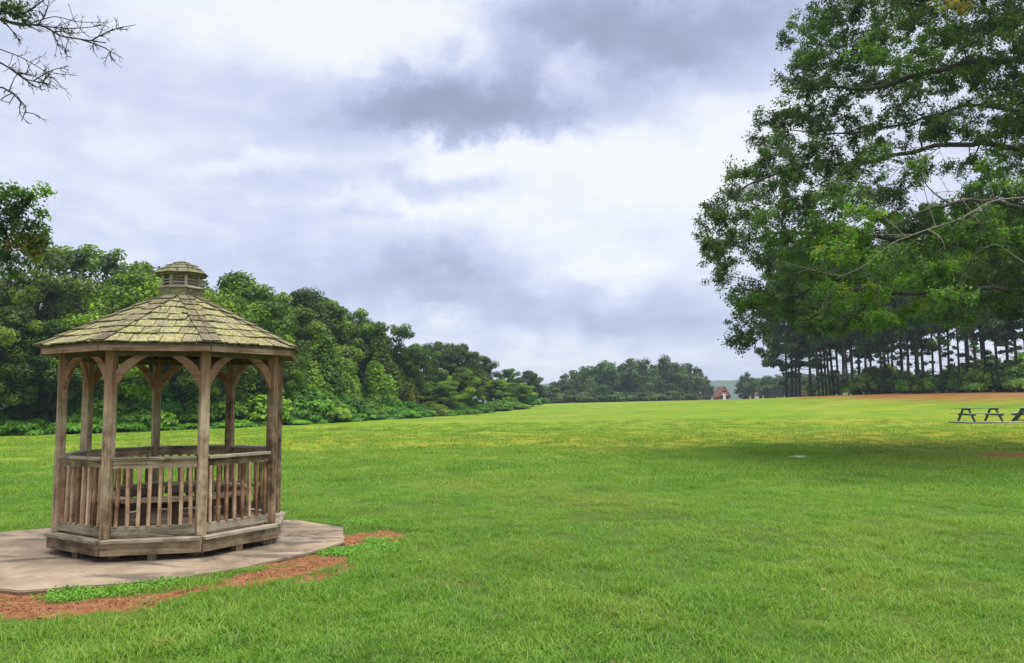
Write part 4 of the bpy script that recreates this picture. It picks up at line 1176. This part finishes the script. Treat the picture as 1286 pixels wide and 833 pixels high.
BRIGHT = [(1105, 268, 34, 14), (1215, 318, 60, 22), (1060, 350, 60, 26), (1255, 205, 50, 34), (1165, 385, 50, 16), (1185, 235, 30, 18), (1040, 300, 30, 14), (1170, 60, 50, 26), (1120, 375, 40, 16)]  # backlit patches of the crown: their glow is painted into the leaf tint
blobs = []
step_ = 27
for gy in np.arange(-150, 450, step_):
    for gx in np.arange(870, 1420, step_):
        for lay in range(3):
            px, py = gx + rsO.uniform(-.6, .6)*step_, gy + rsO.uniform(-.6, .6)*step_
            if not inside_poly(np.array([px]), np.array([py]), OAK_POLY)[0]: continue
            if rsO.uniform() < hole_p(px, py)*.85 + .01: continue
            d = rsO.uniform(19.0, 27.0) if lay == 0 else rsO.uniform(20.5, 28.5)
            if px > 1020 and py > 180 and lay == 0 and rsO.uniform() < .6: d = rsO.uniform(16.0, 19.5)
            c_ = at(px, py, d)
            R_ = rsO.uniform(.42, .76)
            tint = rsO.uniform(.12, .52)
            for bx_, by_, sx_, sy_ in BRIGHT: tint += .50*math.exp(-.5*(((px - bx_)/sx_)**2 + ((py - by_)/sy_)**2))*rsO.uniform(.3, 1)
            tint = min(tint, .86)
            if py < 25 and px > 1130 and rsO.uniform() < .3: tint = .97
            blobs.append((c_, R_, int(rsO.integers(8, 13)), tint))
n_vis = len(blobs)
TRUNK = np.array([20.0, 24.4])
while len(blobs) < n_vis + 150:          # the rest of the crown, out of the picture on the far side of the trunk
    u = unit(rsO.normal(size=3))*rsO.uniform(.5, 1)**.33
    c_ = np.array([TRUNK[0] + u[0]*11.5, TRUNK[1] + u[1]*9.5, 11.0 + u[2]*7.0])
    px = 643 + c_[0]/max(c_[1], 1)*FPX; py = 503 - (c_[2] - EYE)/max(c_[1], 1)*FPX
    if c_[1] > 2 and px < 1300 and py > -100: continue
    blobs.append((c_, rsO.uniform(.6, .95), 9, rsO.uniform(.25, .6)))
tz = gz(TRUNK[0], TRUNK[1])
tpts = [(TRUNK[0], TRUNK[1], tz - .1), (TRUNK[0] - .05, TRUNK[1], tz + 1.2), (TRUNK[0] - .15, TRUNK[1] - .1, 3.8), (TRUNK[0] - .1, TRUNK[1], 6.8), (TRUNK[0] + .1, TRUNK[1], 10.5), (TRUNK[0] + .2, TRUNK[1], 15.0)]
def T(i, u=0.0): return np.asarray(tpts[i])*(1 - u) + np.asarray(tpts[min(i + 1, 5)])*u
limbs = [([T(3, .9), at(1330, 88, 23.50), at(1286, 76, 22.88), at(1230, 74, 22.50), at(1165, 92, 22.25), at(1090, 112, 22.00), at(1035, 108, 21.88), at(1000, 95, 21.88)], .15, .02),
         ([T(3, .2), at(1350, 215, 23.12), at(1260, 180, 22.50), at(1180, 182, 22.50), at(1100, 205, 22.50), at(1010, 205, 22.50), at(930, 235, 22.50), at(900, 262, 22.50)], .11, .015),
         ([T(2, .6), at(1340, 300, 23.12), at(1230, 310, 22.50), at(1120, 300, 22.50), at(1020, 290, 22.50), at(940, 300, 22.50), at(892, 318, 22.50)], .11, .015),
         ([T(2, .2), at(1350, 370, 22.50), at(1240, 360, 21.25), at(1130, 370, 21.25), at(1030, 360, 21.88), at(960, 385, 22.50), at(918, 425, 22.50)], .09, .012),
         ([T(4, .2), at(1340, 20, 23.12), at(1260, -10, 22.50), at(1160, 10, 22.50), at(1080, -20, 22.50), at(1040, 10, 22.50)], .10, .015),
         ([T(2, .9), at(1330, 270, 19.38), at(1230, 250, 17.75), at(1160, 262, 17.25), at(1110, 290, 17.25)], .08, .012),
         ([T(3, .5), at(1340, 150, 26.25), at(1220, 130, 26.88), at(1120, 160, 26.88), at(1040, 170, 26.88), at(980, 160, 26.25)], .09, .014),
         ([T(4, 0), (25, 21, 13), (29, 19, 12.7)], .13, .03), ([T(3, .5), (23, 30, 11), (25, 33, 11.5)], .13, .03), ([T(4, .3), (21.5, 18.5, 14), (22, 15.8, 15)], .11, .03)]
deadO = [([at(1286, 248, 17.50), at(1245, 252, 17.00), at(1205, 276, 16.75), at(1160, 290, 16.62), at(1120, 305, 16.50), at(1085, 335, 16.50), at(1050, 350, 16.50)], .022, 2),
         ([at(1250, 120, 21.25), at(1200, 170, 21.00), at(1160, 200, 21.00), at(1120, 215, 21.00)], .02, 2), ([at(1230, 280, 17.25), at(1200, 240, 17.12), at(1170, 242, 17.12)], .014, 2),
         ([at(1286, 330, 17.50), at(1250, 305, 17.12), at(1222, 320, 17.00), at(1205, 350, 17.00)], .016, 2), ([at(1180, 215, 21.25), at(1140, 180, 21.25), at(1110, 170, 21.25)], .014, 2)]
hero_tree('oak_tree', 'huge spreading oak with ragged drooping boughs reaching over the lawn', tpts, [.62, .53, .48, .42, .32, .12], limbs, blobs, .090, 10, 50, OAKLEAF, OAKBARK, 5, dead=deadO)

# --- half-bare tree at the near left
rsL = np.random.default_rng(91)
LT = np.array([-13.2, 14.6]); ltz = gz(LT[0], LT[1])
lp = [(LT[0], LT[1], ltz - .1), (LT[0] + .1, LT[1], 2.5), (LT[0] + .3, LT[1], 5.0), (LT[0] + .2, LT[1], 8.0), (LT[0] + .4, LT[1], 10.5)]
def TL(i, u=0.0): return np.asarray(lp[i])*(1 - u) + np.asarray(lp[min(i + 1, 4)])*u
lblobs = []
for (px, py, d, R_, n_t, tint) in [(8, 12, 14, .30, 9, .25), (28, 18, 14, .24, 7, .3), (-20, 20, 14, .4, 9, .3), (10, 245, 14.5, .34, 9, .55), (35, 248, 14.5, .26, 7, .5), (-15, 255, 14.5, .4, 9, .4), (12, 275, 14.6, .34, 9, .25), (38, 285, 14.6, .24, 8, .3), (24, 262, 14.7, .3, 9, .2), (5, 290, 14.7, .32, 9, .2), (30, 300, 14.7, .3, 9, .97), (15, 325, 14.9, .34, 9, .3), (48, 305, 14.8, .2, 6, .35),
                                   (50, 270, 14.4, .14, 4, .6), (57, 240, 14.4, .12, 3, .7), (55, 290, 14.4, .12, 3, .5), (-10, 300, 14.6, .4, 9, .5), (22, 310, 14.8, .30, 8, .98), (45, 318, 14.8, .22, 6, .95), (-30, 330, 14.8, .4, 9, .6), (10, 338, 14.8, .28, 7, .55)]:
    lblobs.append((at(px, py, d), R_, n_t, tint))
for i in range(60):
    u = unit(rsL.normal(size=3)); lblobs.append((np.array([LT[0] - 1.8 + u[0]*2.2, LT[1] + u[1]*2.6, 7.2 + u[2]*3.4]), .6, 8, rsL.uniform(.25, .7)))
llimbs = [([TL(1, .9), at(-60, 330, 14.6), at(-20, 300, 14.6), at(20, 285, 14.6), at(45, 275, 14.5)], .05, .008),
          ([TL(2, .3), at(-60, 280, 14.5), at(-10, 255, 14.5), at(30, 245, 14.5)], .045, .008),
          ([TL(3, .3), at(-70, 60, 14), at(-30, 30, 14), at(5, 15, 14), at(30, 22, 14)], .05, .012)]
ldead = [([at(-70, 60, 14), at(-20, 20, 14), at(22, 30, 14), at(54, 32, 14), at(77, 46, 13.9), at(105, 50, 13.8), at(133, 54, 13.8)], .030, 3),
         ([at(17, 25, 14), at(49, 5, 14), at(77, -20, 13.9), at(109, -25, 13.9)], .018, 2),
         ([at(-60, 100, 14), at(-20, 70, 14), at(7, 82, 14), at(31, 100, 13.9), at(59, 105, 13.9)], .026, 3),
         ([at(-40, 130, 14), at(0, 108, 14), at(17, 118, 13.9), at(34, 135, 13.9), at(27, 152, 13.9)], .022, 2),
         ([at(0, 62, 14), at(27, 72, 13.8), at(54, 88, 13.8), at(74, 104, 13.8)], .012, 2),
         ([at(36, 30, 14), at(68, 20, 13.9), at(100, 28, 13.8), at(135, 28, 13.8)], .013, 2)]
hero_tree('half_bare_tree', 'half-dead tree with bare twigs above and reddish leaf tufts below', lp, [.22, .19, .16, .12, .05], llimbs, lblobs, .085, 8, 40, OAKLEAF, TWIG, 6, dead=ldead)

# ------------------------------------------------------------------ far buildings and small things beyond the field
BRICK = plain('red_brick_wall', (.30, .10, .075), (.40, .17, .12), 2.0)
ORNG = plain('orange_gable', (.60, .27, .13), (.72, .42, .25), 1.2)
ROOFM = plain('brown_roof', (.14, .065, .05), (.20, .10, .075), 1.5)
WHITEM = plain('white_trim', (.66, .62, .56), (.76, .72, .66), 1.0)
GLASSM = glass('dark_window')
def house(name, label, cat, loc, rz, W_, D_, Hw, Hr, wall, gable, group=None):
    r = thing(name, label, cat, loc, rz)
    mobj('wall', None, None) if False else None
    bm = bmesh.new(); bmesh.ops.create_cube(bm, size=1.0)
    for v in bm.verts: v.co = Vector((v.co.x*W_, v.co.y*D_, (v.co.z + .5)*(Hw + .6) - .6))
    me2 = bpy.data.meshes.new('wall'); bm.to_mesh(me2); bm.free(); me2.materials.append(wall); mobj('wall', me2, r)
    V_ = [(-W_/2, -D_/2 - .02, Hw), (W_/2, -D_/2 - .02, Hw), (0, -D_/2 - .02, Hw + Hr), (-W_/2, D_/2 + .02, Hw), (W_/2, D_/2 + .02, Hw), (0, D_/2 + .02, Hw + Hr)]
    me2 = bpy.data.meshes.new('gable'); me2.from_pydata(V_, [], [(0, 1, 2), (5, 4, 3), (0, 3, 4, 1), (1, 4, 5, 2), (2, 5, 3, 0)]); me2.materials.append(gable); mobj('gable', me2, r)
    for s_ in (-1, 1):
        e = Vector((s_*(W_/2 + .35), 0, Hw - .35*Hr/(W_/2) + .06)); tpk = Vector((0, 0, Hw + Hr + .06))
        Lr = (tpk - e).length; dirr = (tpk - e).normalized(); nn = Vector((-dirr.z*1, 0, dirr.x)) if s_ > 0 else Vector((-dirr.z, 0, dirr.x))
        if nn.z < 0: nn = -nn
        plank('roof_slope', r, e, tpk, D_ + .7, .10, ROOFM, up=nn)
    w_ = plank('window', r, (-.5, -D_/2 - .03, Hw + Hr*.36), (.5, -D_/2 - .03, Hw + Hr*.36), .06, .85, GLASSM)
    for sx in (-.30, .28):
        plank('window', r, (sx*W_ - .45, -D_/2 - .03, Hw*.55), (sx*W_ + .45, -D_/2 - .03, Hw*.55), .06, 1.0, GLASSM)
    plank('door', r, (-.02*W_ - .42, -D_/2 - .03, 1.0), (-.02*W_ + .42, -D_/2 - .03, 1.0), .06, 2.0, WHITEM)
    plank('porch_step', r, (-W_/2, -D_/2 - .4, .06), (W_/2 + .6, -D_/2 - .4, .06), .7, .16, WHITEM)
    return r
bp = at(906, 501, 205)
house('house', 'small red brick house with an orange gable beyond the crest', 'house', (bp[0], bp[1], bp[2] - .3), math.radians(8), 2.7, 4, 1.2, 2.2, BRICK, ORNG)
bp = at(950, 501, 222)
house('shed', 'low pale-walled shed half hidden beside the pines', 'shed', (bp[0], bp[1], bp[2] - .3), math.radians(-14), 3.6, 4, 1.1, .7, WHITEM, ROOFM)
# slatted yellow frame between the pine trunks
YEL = plain('yellow_paint', (.62, .45, .10), (.70, .55, .18), 3.0); PALEG = plain('pale_green_plastic', (.55, .72, .42), (.62, .78, .5), 3.0)
q = at(1010, 498.5, 108); zq = gz(q[0], q[1])
sf = thing('slatted_barrier', 'small yellow barrier of slanting slats between the pine trunks', 'barrier', (q[0], q[1], zq))
for s_ in (-1, 1): plank('upright', sf, (s_*.42, 0, -.05), (s_*.42, 0, 1.15), .06, .06, TABLEW, up=(0, 1, 0))
for i in range(5): plank('slat', sf, (-.46, -.05, .98 - i*.17), (.46, -.05, .80 - i*.17), .03, .10, YEL if i % 2 == 0 else WHITEM)
q = at(1062, 498, 95); zq = gz(q[0], q[1])
bx = thing('utility_box', 'small pale green ground box at the edge of the straw bank', 'box', (q[0], q[1], zq))
plank('box_body', bx, (-.24, 0, .12), (.24, 0, .12), .4, .26, PALEG, bev=.03); plank('box_lid', bx, (-.27, 0, .275), (.27, 0, .275), .46, .05, PALEG, bev=.015)
# flat pale stone let into the lawn
q = on_plane(1003, 575.5, .02)
rsS = np.random.default_rng(3); bm = bmesh.new(); bmesh.ops.create_icosphere(bm, subdivisions=2, radius=1)
for v in bm.verts:
    k_ = 1 + .18*math.sin(v.co.x*3 + 1) + .12*math.sin(v.co.y*5); v.co = Vector((v.co.x*.34*k_, v.co.y*.16*k_, v.co.z*.045))
me2 = bpy.data.meshes.new('flat_stone'); bm.to_mesh(me2); bm.free(); me2.materials.append(plain('pale_stone', (.26, .28, .24), (.42, .44, .38), 6))
fs = mobj('flat_stone', me2, None, (q[0], q[1], gz(q[0], q[1]) + .02)); tag(fs, 'small flat pale stone lying in the shaded grass', 'stone')

# ------------------------------------------------------------------ grass
def blade_clump(name, seed, nb, spread, h, wd, mat, droop=.5):
    rs = np.random.default_rng(seed); VV, FF, TT = [], [], []; base = 0
    for i in range(nb):
        a = rs.uniform(0, 2*PI); r = spread*math.sqrt(rs.uniform()); p = np.array([math.cos(a)*r, math.sin(a)*r, -.008])
        b = rs.uniform(0, 2*PI); dirn = np.array([math.cos(b), math.sin(b), 0]); side = np.array([-dirn[1], dirn[0], 0])
        H_ = h*rs.uniform(.45, 1.25); ln = rs.uniform(.25, 1.0)*droop*H_*1.4; w_ = wd*rs.uniform(.7, 1.3)
        tint = rs.uniform(0, .8) if rs.uniform() > .10 else rs.uniform(.85, 1.0)
        for k_, (u, ww) in enumerate([(0, 1.0), (.5, .85), (.85, .5)]):
            c_ = p + dirn*ln*u**1.8 + np.array([0, 0, H_*(u - .25*droop*u*u)])
            VV += [c_ - side*w_*ww/2, c_ + side*w_*ww/2]; TT += [tint]*2
        VV.append(p + dirn*ln + np.array([0, 0, H_*(1 - .3*droop)])); TT.append(tint)
        FF += [(base, base + 1, base + 3), (base, base + 3, base + 2), (base + 2, base + 3, base + 5), (base + 2, base + 5, base + 4), (base + 4, base + 5, base + 6)]
        base += 7
    return mesh_np(name, VV, FF, mat, True, {'tint': np.clip(TT, 0, 1)})
def clover_clump(name, seed, nb, spread, mat):
    rs = np.random.default_rng(seed); a = rs.uniform(0, 2*PI, nb); r = spread*np.sqrt(rs.uniform(0, 1, nb))
    P_ = np.stack([np.cos(a)*r, np.sin(a)*r, rs.uniform(.008, .035, nb)], 1); N_ = rs.normal(size=(nb, 3))*.45 + np.array([0, 0, 1.0])
    L = rs.uniform(.012, .026, nb)
    return leaves_mesh(name, P_, N_, L, L*.9, rs.uniform(0, 1, nb), mat, rs)
SRC = bpy.data.collections.new('grass_sources')
def scatter(name, label_meshes, X, Y, scl, idx, dz=None):
    srcs = bpy.data.collections.new(name + '_sources')
    for i, me2 in enumerate(label_meshes):
        srcs.objects.link(bpy.data.objects.new('%s_tuft_%02d' % (name, i), me2))
    Z = ground_z(X, Y) if dz is None else dz
    n = len(X)
    pm = bpy.data.meshes.new(name); pm.vertices.add(n); pm.vertices.foreach_set('co', np.stack([X, Y, Z], 1).astype(np.float32).ravel())
    a = pm.attributes.new('rot', 'FLOAT_VECTOR', 'POINT'); rv = np.stack([RNG.normal(size=n)*.08, RNG.normal(size=n)*.08, RNG.uniform(0, 2*PI, n)], 1)
    a.data.foreach_set('vector', rv.astype(np.float32).ravel())
    a = pm.attributes.new('scl', 'FLOAT', 'POINT'); a.data.foreach_set('value', np.asarray(scl, np.float32))
    a = pm.attributes.new('idx', 'INT', 'POINT'); a.data.foreach_set('value', np.asarray(idx, np.int32))
    o = mobj(name, pm); o['kind'] = 'stuff'
    ng = bpy.data.node_groups.new(name + '_nodes', 'GeometryNodeTree')
    ng.interface.new_socket('Geometry', in_out='INPUT', socket_type='NodeSocketGeometry'); ng.interface.new_socket('Geometry', in_out='OUTPUT', socket_type='NodeSocketGeometry')
    gi, go = ng.nodes.new('NodeGroupInput'), ng.nodes.new('NodeGroupOutput')
    ci = ng.nodes.new('GeometryNodeCollectionInfo'); ci.inputs[0].default_value = srcs; ci.inputs['Separate Children'].default_value = True; ci.inputs['Reset Children'].default_value = True
    ip = ng.nodes.new('GeometryNodeInstanceOnPoints'); ip.inputs['Pick Instance'].default_value = True
    def na(nm, ty):
        nd = ng.nodes.new('GeometryNodeInputNamedAttribute'); nd.data_type = ty; nd.inputs[0].default_value = nm
        return nd.outputs[0]
    L = ng.links
    L.new(gi.outputs[0], ip.inputs['Points']); L.new(ci.outputs[0], ip.inputs['Instance'])
    L.new(na('idx', 'INT'), ip.inputs['Instance Index']); L.new(na('rot', 'FLOAT_VECTOR'), ip.inputs['Rotation']); L.new(na('scl', 'FLOAT'), ip.inputs['Scale'])
    L.new(ip.outputs[0], go.inputs[0])
    md = o.modifiers.new('scatter', 'NODES'); md.node_group = ng
    return o

tufts = [blade_clump('grass_tuft', 100 + i, 70, 0.17, h_, .0056, BLADE, dr) for i, (h_, dr) in enumerate([(.052, .8), (.064, 1.0), (.078, 1.1), (.046, .7), (.062, 1.25)])]
tufts += [blade_clump('grass_tuft', 120 + i, 46, .26, h_, .011, BLADE, dr) for i, (h_, dr) in enumerate([(.065, .7), (.075, .8), (.060, .6)])]
def fan(n, r0, r1, half):
    """random places in front of the viewer between two distances"""
    r = np.sqrt(RNG.uniform(r0**2, r1**2, n)); a = RNG.uniform(-half, half, n)
    return r*np.sin(a), r*np.cos(a)
HALF = math.radians(46)
rings_ = [(2.4, 9, 85), (9, 16, 46), (16, 27, 20), (27, 58, 6.0)]
XX, YY, SS, II = [], [], [], []
for (r0, r1, dens) in rings_:
    n = int(dens*HALF*(r1*r1 - r0*r0)); x, y = fan(n, r0, r1, HALF)
    XX.append(x); YY.append(y)
    far = r0 >= 16
    II.append(RNG.integers(5, 8, n) if far else RNG.integers(0, 5, n)); SS.append(RNG.uniform(.75, 1.25, n)*(1.0 if r0 < 16 else (1.15 if r0 < 27 else 1.35)))
X, Y, S, I = map(np.concatenate, (XX, YY, SS, II))
def vnoise(X, Y, s, seed):
    r_ = np.random.default_rng(seed); f = 0
    for k_ in range(6):
        a = r_.uniform(0, 2*PI); q_ = s*(1 + .45*k_); f = f + np.sin(q_*(X*math.cos(a) + Y*math.sin(a)) + r_.uniform(0, 6))
    return f/6
df = dirt_field(X, Y) + .22*vnoise(X, Y, 6.0, 5) + .15*vnoise(X, Y, 15.0, 15)
df = np.where(RNG.uniform(0, 1, len(X)) < .10, 0.0, df)
SLABG = [(GZ[0] + (x - GZ[0])*1.03, GZ[1] + (y - GZ[1])*1.03) for x, y in SLAB]
keep = (~inside_poly(X, Y, SLABG)) & (df < RNG.uniform(.36, .52, len(X))) & (RNG.uniform(0, 1, len(X)) < .78 + .42*vnoise(X, Y, .9, 6) + .30*vnoise(X, Y, 2.6, 16)) & (np.hypot(X, Y) < 57.5 - RNG.uniform(0, 28, len(X))**1.0)
X, Y, S, I = X[keep], Y[keep], S[keep], I[keep]
S = S*(1 + .32*vnoise(X, Y, 1.1, 8) + .2*vnoise(X, Y, 3.5, 9))*np.clip(1.25 - 1.6*np.clip(dirt_field(X, Y), 0, .5), .45, 1)
ok = S > .25
go_ = scatter('grass', tufts, X[ok], Y[ok], S[ok], I[ok]); go_['label'] = 'green lawn grass blades'
# clover and low weeds against the pad
cl = [clover_clump('clover_patch', 140 + i, 120, .15, CLOVER) for i in range(3)]
cx_, cy_ = [], []
for pts, r_, n in [([on_plane(*q) for q in [(75, 752), (140, 746), (215, 736)]], .09, 40), ([on_plane(*q) for q in [(418, 698), (440, 692)]], .08, 36), ([on_plane(*q) for q in [(478, 672), (485, 690), (450, 708)]], .08, 26), ([on_plane(*q) for q in [(440, 654), (470, 660)]], .10, 14)]:
    pts = np.array(pts)
    for _ in range(n):
        k_ = RNG.integers(0, len(pts) - 1); u = RNG.uniform(); p = pts[k_]*(1 - u) + pts[k_ + 1]*u
        cx_.append(p[0] + RNG.normal()*r_); cy_.append(p[1] + RNG.normal()*r_)
cx_, cy_ = np.array(cx_), np.array(cy_); kp = ~inside_poly(cx_, cy_, SLABG)
cx_, cy_ = cx_[kp], cy_[kp]
scatter('clover', cl, cx_, cy_, RNG.uniform(.7, 1.3, len(cx_)), RNG.integers(0, 3, len(cx_)))

# chips and clods lying on the bare soil round the pad
chx, chy = RNG.uniform(-7.2, -1.2, 26000), RNG.uniform(4.5, 11.0, 26000)
kc = (dirt_field(chx, chy) > RNG.uniform(.35, .8, len(chx))) & ~inside_poly(chx, chy, SLABG); chx, chy = chx[kc][:2400], chy[kc][:2400]
CHIP = foliage('soil_chips', [(0.0, (.09, .04, .02)), (0.4, (.19, .085, .040)), (0.75, (.27, .14, .07)), (1.0, (.36, .25, .15))], trans=.02, use_obj=False)
Pc = np.stack([chx, chy, ground_z(chx, chy) + RNG.uniform(.002, .014, len(chx))], 1)
ch = mobj('soil_chips', leaves_mesh('soil_chips', Pc, RNG.normal(size=(len(chx), 3))*.6 + np.array([0, 0, 1.0]), RNG.uniform(.012, .04, len(chx)), RNG.uniform(.006, .016, len(chx)), RNG.uniform(0, 1, len(chx)), CHIP, RNG)); ch['kind'] = 'stuff'
# scattered fallen leaves on the lawn
nL = 520; lx, ly = fan(nL, 3.0, 26, HALF)
okl = ~inside_poly(lx, ly, SLABG); lx, ly = lx[okl], ly[okl]
Pf = np.stack([lx, ly, ground_z(lx, ly) + RNG.uniform(.02, .055, len(lx))], 1)
FALL = foliage('fallen_leaf', [(0.0, (.10, .065, .025)), (0.5, (.20, .15, .06)), (0.85, (.30, .24, .11)), (1.0, (.40, .36, .24))], trans=.1, use_obj=False)
fl = mobj('fallen_leaves', leaves_mesh('fallen_leaves', Pf, RNG.normal(size=(len(lx), 3))*.35 + np.array([0, 0, 1.0]), RNG.uniform(.035, .07, len(lx)), RNG.uniform(.02, .035, len(lx)), RNG.uniform(0, 1, len(lx)), FALL, RNG)); fl['kind'] = 'stuff'

# ------------------------------------------------------------------ air
m = bpy.data.materials.new('haze_air'); m.use_nodes = True
t = NT(m.node_tree); o = t.add('ShaderNodeOutputMaterial'); pv = t.add('ShaderNodeVolumePrincipled')
pv.inputs['Color'].default_value = (.70, .84, 1.0, 1); pv.inputs['Density'].default_value = 0.00042; pv.inputs['Anisotropy'].default_value = 0.2
t.l.new(pv.outputs[0], o.inputs['Volume'])
bm = bmesh.new(); bmesh.ops.create_cube(bm, size=1.0)
for v in bm.verts: v.co = Vector((v.co.x*2700, v.co.y*2700, -12 + (v.co.z + .5)*(52)))
me2 = bpy.data.meshes.new('haze'); bm.to_mesh(me2); bm.free(); me2.materials.append(m)
hz_o = mobj('haze', me2); hz_o['kind'] = 'stuff'
